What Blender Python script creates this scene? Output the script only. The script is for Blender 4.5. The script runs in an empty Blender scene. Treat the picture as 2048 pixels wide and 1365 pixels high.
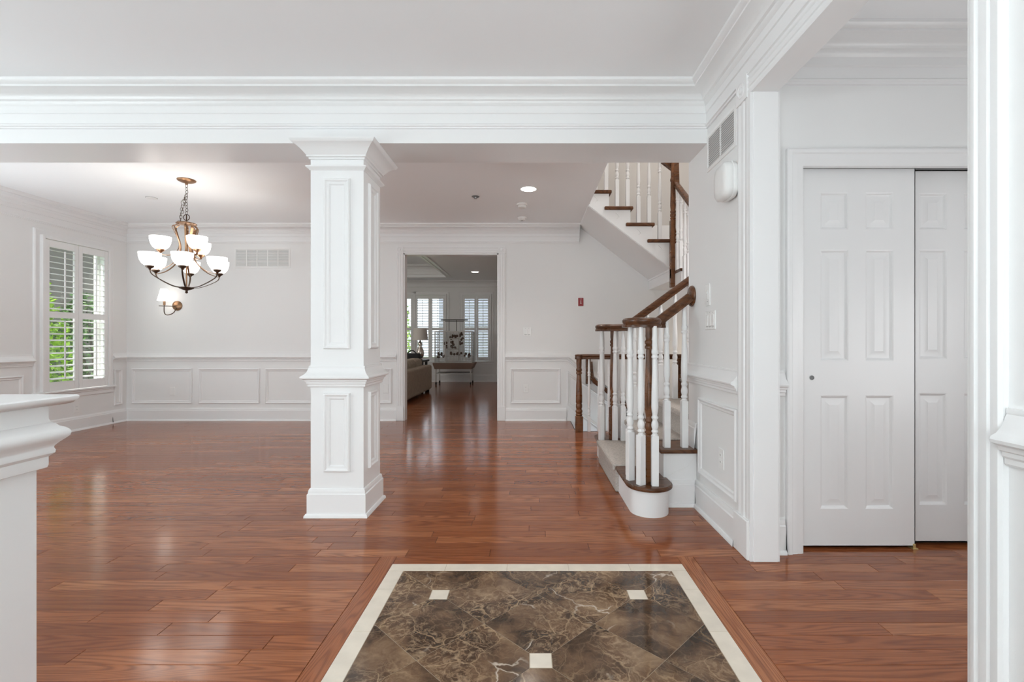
import bpy, bmesh, math, random
from mathutils import Vector, Matrix
random.seed(7)
PI = math.pi
S = bpy.context.scene
C = bpy.context.collection

# ------------------------------------------------------------------ camera
F_PX, CAM_H, VPX, VPY = 960.0, 1.12, 1058.0, 681.0
cd = bpy.data.cameras.new('camera'); cam = bpy.data.objects.new('camera', cd); C.objects.link(cam)
cam.location = (0, 0, CAM_H); cam.rotation_euler = (PI/2, 0, 0)
cd.sensor_width = 36.0; cd.lens = F_PX/2048*36
cd.shift_x = -(VPX-1024)/2048; cd.shift_y = (VPY-682.5)/2048
cd.clip_start = 0.02
S.camera = cam

# ------------------------------------------------------------------ light
w = bpy.data.worlds.new('sky'); S.world = w; w.use_nodes = True
wn = w.node_tree
bg = wn.nodes['Background']; bg.inputs[0].default_value = (0.80, 0.90, 1.0, 1); bg.inputs[1].default_value = 1.6
sd = bpy.data.lights.new('sun', 'SUN'); sun = bpy.data.objects.new('sun', sd); C.objects.link(sun)
sd.energy = 5.0; sd.angle = 0.01; sd.color = (1, 0.95, 0.86)
sun.rotation_euler = (math.radians(42), 0, math.radians(-28))   # from the front of the house, high

def area(name, loc, rot, sx, sy, energy, col=(1, 1, 1)):
    d = bpy.data.lights.new(name, 'AREA'); d.shape = 'RECTANGLE'; d.size = sx; d.size_y = sy
    d.energy = energy; d.color = col
    o = bpy.data.objects.new(name, d); C.objects.link(o); o.location = loc; o.rotation_euler = rot
    return o
# added fill standing in for entry, living room and side hall daylight, all unseen
area('entry_fill', (-0.2, -2.52, 1.15), (PI/2+.60, 0, 0), 2.6, 2.0, 54, (0.88, 0.975, 1.0))
area('living_side_fill', (-5.52, 0.4, 1.25), (0, -PI/2-.6, 0), 1.8, 2.8, 42, (0.88, 0.975, 1.0))
area('side_hall_fill', (3.12, 0.9, 1.35), (0, PI/2+.3, 0), 1.6, 1.6, 24, (0.95, 0.98, 1.0))
area('stairwell_fill', (1.7, 5.0, 5.26), (0, 0, 0), 1.4, 1.6, 26, (1.0, 0.97, 0.93))  # added overhead light for the dark stairwell, no opening there
area('dining_side_fill', (-5.52, 4.0, 1.3), (0, -PI/2-.6, 0), 1.5, 1.0, 24, (0.88, 0.95, 1.0))  # added fill for the dining walls and ceiling, no window built here
def lamp(name, loc, energy, r=.12, col=(1, .95, .88)):
    d = bpy.data.lights.new(name, 'POINT'); d.energy = energy; d.shadow_soft_size = r; d.color = col
    o = bpy.data.objects.new(name, d); C.objects.link(o); o.location = loc
    return o
lamp('foyer_fill', (-.9, -.9, 2.1), 34, .18, (.92, .985, 1.0))  # added point light for the foyer, no fixture around it
lamp('hall_ceiling_fill', (-4.3, .8, 1.0), 46, .15, (.88, .97, 1.0))  # unseen source added to brighten the hall ceiling
lamp('front_fill', (.4, -1.9, 1.1), 8, .15, (.92, .985, 1.0))  # weak fill added near the front wall, nothing modelled around it
lamp('landing_fill', (2.45, 3.75, 1.95), 19, .1, (.97, .98, 1.0))  # added out of sight behind the right wall to lift the hall ceiling
lamp('back_room_fill', (-4.2, 8.4, 1.9), 32, .15)  # added to brighten the dim back room, apart from its visible lights
lamp('basement_lamp', (2.35, 6.2, .9), 3.0, .08, (1, .84, .66))
S.cycles.diffuse_bounces = 10; S.cycles.max_bounces = 14
S.view_settings.view_transform = 'Standard'; S.view_settings.look = 'None'
S.view_settings.exposure = 0.67; S.view_settings.gamma = 1.0; S.view_settings.use_curve_mapping = False

# ------------------------------------------------------------------ helpers
class MB:
    def __init__(s): s.v = []; s.f = []; s.uv = None; s.rnd = None
    def add(s, vs, fs):
        b = len(s.v); s.v += [tuple(p) for p in vs]; s.f += [tuple(i+b for i in f) for f in fs]; return s
    def box(s, x0, x1, y0, y1, z0, z1):
        vs = [(x, y, z) for z in (z0, z1) for y in (y0, y1) for x in (x0, x1)]
        return s.add(vs, [(0,2,3,1), (4,5,7,6), (0,1,5,4), (2,6,7,3), (0,4,6,2), (1,3,7,5)])
    def cbox(s, x0, x1, y0, y1, z0, z1, c):      # box with chamfered edges
        def q(a0, a1): return (a0, a0+c, a1-c, a1)
        X, Y, Z = q(x0, x1), q(y0, y1), q(z0, z1)
        vs, idx = [], {}
        def V(i, j, k):
            if (i, j, k) not in idx: idx[(i, j, k)] = len(vs); vs.append((X[i], Y[j], Z[k]))
            return idx[(i, j, k)]
        fs = []
        for e in (0, 3):
            fs.append([V(1,1,e), V(2,1,e), V(2,2,e), V(1,2,e)]); fs.append([V(1,e,1), V(2,e,1), V(2,e,2), V(1,e,2)]); fs.append([V(e,1,1), V(e,2,1), V(e,2,2), V(e,1,2)])
        m = {0: 1, 3: 2}
        for a in (0, 3):
            for b in (0, 3):
                fs.append([V(1,a,m[b]), V(2,a,m[b]), V(2,m[a],b), V(1,m[a],b)])
                fs.append([V(a,1,m[b]), V(a,2,m[b]), V(m[a],2,b), V(m[a],1,b)])
                fs.append([V(a,m[b],1), V(a,m[b],2), V(m[a],b,2), V(m[a],b,1)])
                for d in (0, 3): fs.append([V(a,m[b],m[d]), V(m[a],b,m[d]), V(m[a],m[b],d)])
        return s.add(vs, fs)
    def prism(s, poly, z0, z1):
        n = len(poly)
        vs = [(x, y, z0) for x, y in poly] + [(x, y, z1) for x, y in poly]
        return s.add(vs, [tuple(range(n-1, -1, -1)), tuple(range(n, 2*n))] + [(i, (i+1) % n, n+(i+1) % n, n+i) for i in range(n)])
    def prism_y(s, poly, y0, y1):                 # poly in x,z
        n = len(poly)
        vs = [(x, y0, z) for x, z in poly] + [(x, y1, z) for x, z in poly]
        return s.add(vs, [tuple(range(n)), tuple(range(2*n-1, n-1, -1))] + [(i, n+i, n+(i+1) % n, (i+1) % n) for i in range(n)])
    def lathe(s, prof, c=(0, 0, 0), n=16, axis='Z'):
        vs, fs = [], []
        for r, z in prof:
            for k in range(n):
                a = 2*PI*k/n
                p = (r*math.cos(a), r*math.sin(a), z)
                if axis == 'Y': p = (p[0], p[2], p[1])
                if axis == 'X': p = (p[2], p[0], p[1])
                vs.append((c[0]+p[0], c[1]+p[1], c[2]+p[2]))
        for i in range(len(prof)-1):
            for k in range(n): fs.append((i*n+k, i*n+(k+1) % n, (i+1)*n+(k+1) % n, (i+1)*n+k))
        fs.append(tuple(range(n-1, -1, -1))); fs.append(tuple(range((len(prof)-1)*n, len(prof)*n)))
        return s.add(vs, fs)
    def tube(s, pts, r, n=8, closed=False):
        pts = [Vector(p) for p in pts]; m = len(pts); vs, fs = [], []
        rr = r if isinstance(r, (list, tuple)) else [r]*m
        up = None
        for i, p in enumerate(pts):
            a = pts[(i-1) % m] if (i > 0 or closed) else p
            b = pts[(i+1) % m] if (i < m-1 or closed) else p
            t = (b-a).normalized()
            if up is None:
                up = Vector((0, 0, 1)) if abs(t.z) < .9 else Vector((1, 0, 0))
            x = up - t*up.dot(t)
            if x.length < 1e-5: x = t.orthogonal()
            x.normalize(); y = t.cross(x); up = x
            for k in range(n):
                an = 2*PI*k/n
                vs.append(p + x*rr[i]*math.cos(an) + y*rr[i]*math.sin(an))
        e = m if closed else m-1
        for i in range(e):
            j = (i+1) % m
            for k in range(n): fs.append((i*n+k, i*n+(k+1) % n, j*n+(k+1) % n, j*n+k))
        if not closed: fs += [tuple(range(n-1, -1, -1)), tuple(range((m-1)*n, m*n))]
        return s.add(vs, fs)
    def sweep(s, path, N, prof, closed=False, caps=True):
        P = [Vector(p) for p in path]; N = Vector(N).normalized(); m = len(P); k = len(prof)
        vs, fs = [], []
        for i, p in enumerate(P):
            tin = (p-P[i-1]).normalized() if (i > 0 or closed) else None
            tout = (P[(i+1) % m]-p).normalized() if (i < m-1 or closed) else None
            if tin is None: tin = tout
            if tout is None: tout = tin
            l1, l2 = N.cross(tin), N.cross(tout)
            mt = (l1+l2)/(1+l1.dot(l2))
            for a, b in prof: vs.append(p + mt*a + N*b)
        for i in range(m if closed else m-1):
            j = (i+1) % m
            for q in range(k-1): fs.append((i*k+q, i*k+q+1, j*k+q+1, j*k+q))
        if caps and not closed: fs += [tuple(range(k)), tuple(range((m-1)*k+k-1, (m-1)*k-1, -1))]
        return s.add(vs, fs)
    def frame(s, o, U, V, w, h, prof):            # mitred moulding frame on a wall; o = lower left seen from the room, U x V = out
        o, U, V = Vector(o), Vector(U), Vector(V)
        return s.sweep([o, o+U*w, o+U*w+V*h, o+V*h], U.cross(V), prof, closed=True)
    def mesh(s, name, mat, smooth=35, M=None):
        me = bpy.data.meshes.new(name)
        me.from_pydata([tuple(M @ Vector(p)) for p in s.v] if M else s.v, [], s.f)
        if s.uv:
            ul = me.uv_layers.new(name='UVMap')
            ul.data.foreach_set('uv', [c for q in s.uv for c in q])
            at = me.attributes.new('rnd', 'FLOAT_COLOR', 'FACE')
            at.data.foreach_set('color', [c for q in s.rnd for c in q])
        else:
            bm = bmesh.new(); bm.from_mesh(me); bmesh.ops.recalc_face_normals(bm, faces=bm.faces); bm.to_mesh(me); bm.free()
        if smooth:
            me.polygons.foreach_set('use_smooth', [True]*len(me.polygons)); me.set_sharp_from_angle(angle=math.radians(smooth))
        me.materials.append(mat); me.update()
        return me
    def build(s, name, mat, parent=None, smooth=35, M=None):
        return put(s.mesh(name, mat, smooth, M), name, parent)
def put(me, name, parent=None, loc=None, rz=0):
    o = bpy.data.objects.new(name, me); C.objects.link(o)
    if loc is not None: o.location = loc
    o.rotation_euler = (0, 0, rz)
    if parent is not None:
        o.parent = parent; o.matrix_parent_inverse = parent_inv(parent)
    return o
def parent_inv(p):
    M = Matrix.Identity(4)
    chain = []
    q = p
    while q is not None: chain.append(q); q = q.parent
    W = Matrix.Identity(4)
    for q in reversed(chain):
        W = W @ q.matrix_parent_inverse @ q.matrix_basis if q.parent else q.matrix_basis.copy()
    return W.inverted()
def tag(o, label, cat, group=None, kind=None):
    o['label'] = label; o['category'] = cat
    if group: o['group'] = group
    if kind: o['kind'] = kind
    return o
def thing(name, label, cat, loc=(0, 0, 0), group=None, kind=None):
    o = bpy.data.objects.new(name, None); C.objects.link(o); o.location = loc; o.empty_display_size = .1
    if kind == 'structure': o['kind'] = kind; o['label'] = label
    else: tag(o, label, cat, group, kind)
    return o
def struct(o, label=None):
    o['kind'] = 'structure'
    if label: o['label'] = label
    return o

# ------------------------------------------------------------------ materials
def mat(name, col, rough=.5, metal=0, bump=0, bscale=200, spec=.5, emit=None, estr=0, var=0, vscale=3):
    m = bpy.data.materials.new(name); m.use_nodes = True; nt = m.node_tree; b = nt.nodes['Principled BSDF']
    b.inputs['Base Color'].default_value = (*col, 1); b.inputs['Roughness'].default_value = rough; b.inputs['Metallic'].default_value = metal
    b.inputs['Specular IOR Level'].default_value = spec
    if emit: b.inputs['Emission Color'].default_value = (*emit, 1); b.inputs['Emission Strength'].default_value = estr
    tc = nt.nodes.new('ShaderNodeTexCoord')
    if bump:
        n = nt.nodes.new('ShaderNodeTexNoise'); n.inputs['Scale'].default_value = bscale; n.inputs['Detail'].default_value = 3
        bp = nt.nodes.new('ShaderNodeBump'); bp.inputs['Strength'].default_value = bump; bp.inputs['Distance'].default_value = .002
        nt.links.new(tc.outputs['Object'], n.inputs['Vector']); nt.links.new(n.outputs['Fac'], bp.inputs['Height']); nt.links.new(bp.outputs['Normal'], b.inputs['Normal'])
    if var:
        n = nt.nodes.new('ShaderNodeTexNoise'); n.inputs['Scale'].default_value = vscale; n.inputs['Detail'].default_value = 5
        r = nt.nodes.new('ShaderNodeValToRGB')
        r.color_ramp.elements[0].position = .3; r.color_ramp.elements[1].position = .7
        r.color_ramp.elements[0].color = (*[c*(1-var) for c in col], 1); r.color_ramp.elements[1].color = (*[min(1, c*(1+var)) for c in col], 1)
        nt.links.new(tc.outputs['Object'], n.inputs['Vector']); nt.links.new(n.outputs['Fac'], r.inputs[0]); nt.links.new(r.outputs[0], b.inputs['Base Color'])
    return m
M_TRIM = mat('white_trim_paint', (.83, .83, .83), .32, spec=.4)
M_WALL = mat('wall_paint', (.82, .82, .815), .55, bump=.08, bscale=350, spec=.3)
M_CEIL = mat('ceiling_paint', (.91, .925, .935), .7, bump=.05, bscale=300, spec=.2)
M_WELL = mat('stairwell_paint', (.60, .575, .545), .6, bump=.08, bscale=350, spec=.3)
M_PLATE = mat('white_plastic', (.84, .84, .83), .3)
M_DETECT = mat('detector_plastic', (.80, .79, .77), .4)
M_DARK = mat('dark_gap', (.02, .018, .016), .8)
M_GREY = mat('grey_slot', (.22, .22, .22), .6)
M_VENTBACK = mat('vent_shadow', (.55, .55, .55), .7)
M_RED = mat('red_plate', (.30, .02, .025), .4)
M_BRONZE = mat('antique_bronze', (.30, .175, .10), .33, .9, var=.35, vscale=9)
M_BRONZE2 = mat('dark_bronze', (.10, .07, .05), .4, .8, var=.2, vscale=9)
M_CARPET = mat('beige_carpet', (.47, .43, .395), .95, bump=.9, bscale=420, spec=.1, var=.2, vscale=90)
M_BRASS = mat('brass', (.62, .48, .22), .35, .7)
M_CHROME = mat('brushed_steel', (.5, .5, .5), .3, 1)
M_SOFA = mat('sofa_fabric', (.42, .35, .28), .9, bump=.4, bscale=300, spec=.1, var=.12, vscale=20)
M_BLACK = mat('black_fabric', (.015, .015, .017), .8)
M_SHADE = mat('lamp_shade_linen', (.62, .58, .54), .8)
M_CAGE = mat('cage_metal', (.50, .48, .46), .45, .3)
M_CAGE_D = mat('cage_dark_metal', (.05, .045, .04), .5)
M_TOY = mat('toy_brown', (.10, .05, .03), .8, var=.5, vscale=40)
M_WOODTRAY = mat('cage_tray', (.17, .10, .07), .5)
M_MERC = mat('mercury_glass', (.72, .66, .6), .12, .85, var=.3, vscale=60)
M_BARK = mat('bark', (.06, .045, .03), .9)
M_LEAF = mat('leaf', (.26, .44, .03), .5, var=.6, vscale=6)
M_LEAF2 = mat('leaf_dark', (.05, .13, .02), .5, var=.6, vscale=6)
M_GRASS = mat('grass', (.10, .22, .03), .9, var=.3, vscale=3)
M_SIDING = mat('siding', (.22, .24, .30), .7)
M_GLOW = mat('frosted_glass_lit', (.9, .88, .85), .4, emit=(1, .965, .92), estr=2.3)
M_SCONCE = mat('sconce_shade_lit', (.9, .88, .85), .6, emit=(1, .94, .87), estr=1.5)
M_CANLIGHT = mat('can_light_lit', (.9, .9, .9), .4, emit=(1, .95, .88), estr=12)
M_CANFAR = mat('far_can_light_lit', (.9, .9, .9), .4, emit=(1, .93, .85), estr=5)

def glass_mat():
    m = bpy.data.materials.new('window_glass'); m.use_nodes = True; nt = m.node_tree; nt.nodes.remove(nt.nodes['Principled BSDF'])
    t = nt.nodes.new('ShaderNodeBsdfTransparent'); g = nt.nodes.new('ShaderNodeBsdfGlossy'); g.inputs['Roughness'].default_value = .02
    x = nt.nodes.new('ShaderNodeMixShader'); x.inputs[0].default_value = .06
    nt.links.new(t.outputs[0], x.inputs[1]); nt.links.new(g.outputs[0], x.inputs[2]); nt.links.new(x.outputs[0], nt.nodes['Material Output'].inputs[0])
    return m
M_GLASS = glass_mat()

def N_(nt, t, **kw):
    n = nt.nodes.new(t)
    for k, v in kw.items(): n.inputs[k].default_value = v
    return n
def math_(nt, op, a, b=None):
    n = nt.nodes.new('ShaderNodeMath'); n.operation = op
    for i, q in enumerate((a, b)):
        if q is None: continue
        if isinstance(q, (int, float)): n.inputs[i].default_value = q
        else: nt.links.new(q, n.inputs[i])
    return n.outputs[0]
def ramp(nt, src, stops):
    r = nt.nodes.new('ShaderNodeValToRGB'); e = r.color_ramp.elements
    while len(e) < len(stops): e.new(.5)
    for q, (p, c) in zip(e, stops): q.position = p; q.color = (*c, 1)
    nt.links.new(src, r.inputs[0]); return r.outputs[0]
def mix(nt, fac, a, b, mode='MIX'):
    n = nt.nodes.new('ShaderNodeMix'); n.data_type = 'RGBA'; n.blend_type = mode
    for i, q in ((0, fac), (6, a), (7, b)):
        if isinstance(q, (int, float)): n.inputs[i].default_value = q
        elif isinstance(q, tuple): n.inputs[i].default_value = (*q, 1)
        else: nt.links.new(q, n.inputs[i])
    return n.outputs[2]
def oak(name, tones, dark, rough, uv=True, ringk=26, coat=0, sc=(.55, 8.0), bump=.12):
    """oak boards: contour-line cathedral grain plus fine pores; u runs along the board"""
    m = bpy.data.materials.new(name); m.use_nodes = True; nt = m.node_tree; b = nt.nodes['Principled BSDF']; L = nt.links
    tc = nt.nodes.new('ShaderNodeTexCoord')
    if uv:
        at = nt.nodes.new('ShaderNodeAttribute'); at.attribute_name = 'rnd'
        sp = nt.nodes.new('ShaderNodeSeparateColor'); L.new(at.outputs['Color'], sp.inputs[0])
        r1, r2, r3 = sp.outputs[0], sp.outputs[1], sp.outputs[2]
        off = nt.nodes.new('ShaderNodeCombineXYZ')
        L.new(math_(nt, 'MULTIPLY', r2, 37.0), off.inputs[0]); L.new(math_(nt, 'MULTIPLY', r3, 11.0), off.inputs[1]); L.new(math_(nt, 'MULTIPLY', r1, 53.0), off.inputs[2])
        va = nt.nodes.new('ShaderNodeVectorMath'); va.operation = 'ADD'; L.new(tc.outputs['UV'], va.inputs[0]); L.new(off.outputs[0], va.inputs[1])
        vec = va.outputs[0]
    else:
        vec = tc.outputs['Object']
        oi = nt.nodes.new('ShaderNodeObjectInfo'); r1 = oi.outputs['Random']
    mp = nt.nodes.new('ShaderNodeMapping'); mp.inputs['Scale'].default_value = (sc[0], sc[1], 1 if uv else sc[1]); L.new(vec, mp.inputs[0])
    n1 = N_(nt, 'ShaderNodeTexNoise', Scale=1.0, Detail=1.5, Roughness=.45, Distortion=.25); L.new(mp.outputs[0], n1.inputs['Vector'])
    ring = math_(nt, 'SINE', math_(nt, 'MULTIPLY', n1.outputs['Fac'], ringk*6.283))
    ring = math_(nt, 'MULTIPLY', math_(nt, 'ADD', ring, 1.0), .5)
    mp2 = nt.nodes.new('ShaderNodeMapping'); mp2.inputs['Scale'].default_value = (9, 420, 1 if uv else 420); L.new(vec, mp2.inputs[0])
    n2 = N_(nt, 'ShaderNodeTexNoise', Scale=1.0, Detail=2.0, Roughness=.6); L.new(mp2.outputs[0], n2.inputs['Vector'])
    pores = ramp(nt, n2.outputs['Fac'], [(.36, (1, 1, 1)), (.52, (0, 0, 0))])
    mp3 = nt.nodes.new('ShaderNodeMapping'); mp3.inputs['Scale'].default_value = (1.2, 30, 1 if uv else 30); L.new(vec, mp3.inputs[0])
    n3 = N_(nt, 'ShaderNodeTexNoise', Scale=1.0, Detail=3.0, Roughness=.6); L.new(mp3.outputs[0], n3.inputs['Vector'])
    base = ramp(nt, r1, tones)
    base = mix(nt, math_(nt, 'MULTIPLY', n3.outputs['Fac'], .5), base, dark)
    grain = math_(nt, 'MULTIPLY', math_(nt, 'POWER', ring, 2.0), .58)
    c = mix(nt, grain, base, dark)
    c = mix(nt, math_(nt, 'MULTIPLY', pores, .42), c, dark)
    L.new(c, b.inputs['Base Color'])
    rr = math_(nt, 'ADD', math_(nt, 'MULTIPLY', n3.outputs['Fac'], .08), rough-.04)
    L.new(rr, b.inputs['Roughness'])
    bp = nt.nodes.new('ShaderNodeBump'); bp.inputs['Strength'].default_value = bump; bp.inputs['Distance'].default_value = .0006
    L.new(n3.outputs['Fac'], bp.inputs['Height']); L.new(bp.outputs['Normal'], b.inputs['Normal'])
    b.inputs['Specular IOR Level'].default_value = .40
    if coat: b.inputs['Coat Weight'].default_value = coat; b.inputs['Coat Roughness'].default_value = .08
    return m
M_FLOOR = oak('oak_floor_boards', [(0, (.28, .088, .030)), (.35, (.36, .112, .038)), (.7, (.42, .140, .049)), (1, (.53, .205, .082))], (.15, .036, .011), .15)
M_STAIROAK = oak('stained_stair_oak', [(0, (.145, .056, .022)), (1, (.20, .084, .035))], (.035, .012, .005), .28, uv=False, sc=(3, 9), ringk=8)
M_NEWEL = oak('stained_newel_oak', [(0, (.22, .088, .034)), (1, (.27, .112, .046))], (.045, .015, .006), .28, uv=False, sc=(12, 2.5), ringk=6)

def emperador():
    m = bpy.data.materials.new('dark_brown_marble'); m.use_nodes = True; nt = m.node_tree; b = nt.nodes['Principled BSDF']; L = nt.links
    tc = nt.nodes.new('ShaderNodeTexCoord'); at = nt.nodes.new('ShaderNodeAttribute'); at.attribute_name = 'rnd'
    sv = nt.nodes.new('ShaderNodeVectorMath'); sv.operation = 'SCALE'; sv.inputs['Scale'].default_value = 17; L.new(at.outputs['Color'], sv.inputs[0])
    va = nt.nodes.new('ShaderNodeVectorMath'); va.operation = 'ADD'; L.new(tc.outputs['UV'], va.inputs[0]); L.new(sv.outputs[0], va.inputs[1]); v0 = va.outputs[0]
    nd = N_(nt, 'ShaderNodeTexNoise', Scale=7.0, Detail=4.0); L.new(v0, nd.inputs['Vector'])
    sc = nt.nodes.new('ShaderNodeVectorMath'); sc.operation = 'SCALE'; sc.inputs['Scale'].default_value = .16; L.new(nd.outputs['Color'], sc.inputs[0])
    vb = nt.nodes.new('ShaderNodeVectorMath'); vb.operation = 'ADD'; L.new(v0, vb.inputs[0]); L.new(sc.outputs[0], vb.inputs[1]); v1 = vb.outputs[0]
    n1 = N_(nt, 'ShaderNodeTexNoise', Scale=5.0, Detail=8.0, Roughness=.62); L.new(v1, n1.inputs['Vector'])
    col = ramp(nt, n1.outputs['Fac'], [(.30, (.024, .013, .008)), (.44, (.065, .036, .020)), (.56, (.155, .088, .048)), (.70, (.30, .195, .115))])
    n2 = N_(nt, 'ShaderNodeTexNoise', Scale=42.0, Detail=5.0, Roughness=.7); L.new(v1, n2.inputs['Vector'])
    sp = ramp(nt, n2.outputs['Fac'], [(.50, (0, 0, 0)), (.68, (1, 1, 1))])
    nm = N_(nt, 'ShaderNodeTexNoise', Scale=3.2, Detail=2.0); L.new(v0, nm.inputs['Vector'])
    mask = ramp(nt, nm.outputs['Fac'], [(.38, (0, 0, 0)), (.58, (1, 1, 1))])
    col = mix(nt, math_(nt, 'MULTIPLY', math_(nt, 'MULTIPLY', sp, mask), .9), col, (.42, .29, .18))
    def vein(scale, wdt, color, amt):
        vo = nt.nodes.new('ShaderNodeTexVoronoi'); vo.feature = 'DISTANCE_TO_EDGE'; vo.inputs['Scale'].default_value = scale; L.new(v1, vo.inputs['Vector'])
        e = ramp(nt, vo.outputs['Distance'], [(0, (1, 1, 1)), (wdt, (0, 0, 0))])
        return mix(nt, math_(nt, 'MULTIPLY', math_(nt, 'MULTIPLY', e, amt), math_(nt, 'ADD', mask, .15)), col, color)
    col = vein(22, .05, (.30, .19, .11), .7)
    col = vein(7, .03, (.40, .27, .16), .8)
    vo = nt.nodes.new('ShaderNodeTexVoronoi'); vo.feature = 'DISTANCE_TO_EDGE'; vo.inputs['Scale'].default_value = 2.3; L.new(v1, vo.inputs['Vector'])
    e = ramp(nt, vo.outputs['Distance'], [(0, (1, 1, 1)), (.010, (0, 0, 0))])
    nk = N_(nt, 'ShaderNodeTexNoise', Scale=4.0); L.new(v0, nk.inputs['Vector'])
    k = ramp(nt, nk.outputs['Fac'], [(.52, (0, 0, 0)), (.62, (1, 1, 1))])
    col = mix(nt, math_(nt, 'MULTIPLY', e, k), col, (.62, .52, .42))
    L.new(col, b.inputs['Base Color']); b.inputs['Roughness'].default_value = .12
    return m
M_EMP = emperador()
M_CREAM = mat('cream_marble', (.76, .68, .57), .18, var=.06, vscale=14)
M_GROUT = mat('grout', (.42, .33, .24), .7)
def brick_mat():
    m = bpy.data.materials.new('brown_brick'); m.use_nodes = True; nt = m.node_tree; b = nt.nodes['Principled BSDF']
    tc = nt.nodes.new('ShaderNodeTexCoord'); br = nt.nodes.new('ShaderNodeTexBrick')
    br.inputs['Color1'].default_value = (.07, .034, .026, 1); br.inputs['Color2'].default_value = (.12, .058, .040, 1); br.inputs['Mortar'].default_value = (.13, .11, .10, 1)
    br.inputs['Scale'].default_value = 4.5
    mp = nt.nodes.new('ShaderNodeMapping'); mp.inputs['Rotation'].default_value = (PI/2, 0, PI/2)
    nt.links.new(tc.outputs['Object'], mp.inputs[0]); nt.links.new(mp.outputs[0], br.inputs['Vector']); nt.links.new(br.outputs['Color'], b.inputs['Base Color'])
    b.inputs['Roughness'].default_value = .85
    return m
M_BRICK = brick_mat()

# ------------------------------------------------------------------ main dimensions
XR, XRO = 1.135, 1.255        # right wall faces
YB0, YB1 = 3.055, 3.39        # beam
ZB, ZC = 2.375, 2.72          # beam underside, ceiling
XL, YF, YFB = -5.60, 6.68, 6.80
XC = 0.71                     # stairwell edge of the ceiling
YE = 3.41                     # end of right wall
XS = 2.85                     # stairwell right wall
JY0, JY1 = 1.222, 2.44         # side opening along Y
CW = 2.53                     # closet wall face
YBK = 12.95                   # back room far wall

PROF_CROWN = [(0, -.255), (.011, -.255), (.013, -.247), (.021, -.243), (.021, -.233), (.011, -.224), (.011, -.164), (.018, -.160), (.018, -.118),
              (.030, -.108), (.034, -.094), (.046, -.088), (.050, -.078), (.058, -.070), (.074, -.060), (.094, -.052), (.114, -.047), (.122, -.045), (.122, -.034), (.134, -.028), (.145, -.016), (.145, 0)]
PROF_BASE = [(0, .178), (.007, .178), (.011, .168), (.013, .157), (.013, .150), (.019, .144), (.019, .024), (.026, .022), (.033, .012), (.034, 0)]
PROF_RAIL = [(0, .96), (.009, .96), (.011, .952), (.009, .946), (.012, .940), (.020, .918), (.034, .902), (.046, .895), (.050, .888), (.048, .880), (.038, .876), (.030, .872), (.028, .862), (.020, .858), (.020, .848), (.014, .842), (.014, .830), (.010, .825), (0, .825)]
PROF_PANEL = [(0, 0), (0, .010), (.005, .017), (.012, .018), (.018, .012), (.024, .009), (.034, .009), (.040, .004), (.042, 0)]

# ------------------------------------------------------------------ structure: floor
fl = MB()
fl.box(-6.1, 3.3, -2.7, 5.93, -.20, -.004); fl.box(-6.1, .58, 5.93, YFB, -.20, -.004); fl.box(-6.1, 1.2, YFB, YBK+.1, -.20, -.004)
floor = struct(fl.build('floor', M_DARK), 'glossy reddish brown oak strip floor')

def plank_mesh(x0, x1, y0, y1, along='X', z=0.0, g=.0007, ch=.0012):
    m = MB(); x0 += g; x1 -= g; y0 += g; y1 -= g
    vs = [(x0, y0, z-.004), (x1, y0, z-.004), (x1, y1, z-.004), (x0, y1, z-.004), (x0, y0, z-ch), (x1, y0, z-ch), (x1, y1, z-ch), (x0, y1, z-ch),
          (x0+ch, y0+ch, z), (x1-ch, y0+ch, z), (x1-ch, y1-ch, z), (x0+ch, y1-ch, z)]
    fs = [(8, 9, 10, 11)]
    for i in range(4):
        j = (i+1) % 4; fs.append((i, j, 4+j, 4+i)); fs.append((4+i, 4+j, 8+j, 8+i))
    m.add(vs, fs)
    return m
def uvfill(m, along):
    m.uv = []; m.rnd = []
    r = (random.random(), random.random(), random.random(), 1)
    for f in m.f:
        for i in f:
            x, y, z = m.v[i]
            m.uv.append((x, y) if along == 'X' else (y, x))
        m.rnd.append(r)
PW = .083
IX0, IX1, IY1 = -.683, .765, 2.402            # inlay outer edges
IY0 = IY1-(IX1-IX0)
BX0, BX1, BY1, BY0 = IX0-PW, IX1+PW, IY1+PW, IY0-PW
planks = []
def row(y0, y1, xa, xb, near):
    x = xa - random.random()*1.1
    while x < xb:
        ln = random.choice([.45, .6, .75, .9, 1.1, 1.3, 1.5])*random.uniform(.9, 1.1)
        if x+ln < xa+.15: x = xa-.02*random.random(); continue
        a, b = max(x, xa), min(x+ln, xb)
        if xb-b < .12: b = xb
        if b-a > .04: planks.append((a, b, y0, y1, near))
        if b == xb: break
        x = b
for j in range(-26, 60):
    y0 = BY1 + j*PW; y1 = y0+PW
    if y0 > YF+.12: continue
    if j < 0 and y0 > .2:
        row(y0, y1, -2.6, BX0, 1); row(y0, y1, BX1, 2.6, 1)
    elif j >= 0:
        xa = max(-5.6, -1.12*y1-.5)
        xb = 2.7 if y1 < 3.2 else 1.3
        if y1 > 3.5: xb = 1.2 if y1 < 4.6 else (2.0 if y1 < 5.93 else .57)
        row(y0, y1, xa, xb, 1)
jj = 0
y = YF+.12
while y < YBK:
    row(y, y+PW, -3.2, .4, 0); y += PW
def vis(p):
    a, b, y0, y1, near = p
    if y1 < 1.55: return False
    for k in range(9):
        x = a+(b-a)*k/8; u = VPX+F_PX*x/max(y1, .1)
        if 0 < u < 2048: return True
    return False
seen = [p for p in planks if vis(p) and p[4]]; seen.sort(key=lambda p: p[2])
single = seen[:296]; sset = set(single); rest = [p for p in planks if p not in sset]
for p in single:
    m = plank_mesh(*p[:4]); uvfill(m, 'X'); m.build('plank', M_FLOOR, floor, smooth=0)
big = MB(); big.uv = []; big.rnd = []
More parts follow.
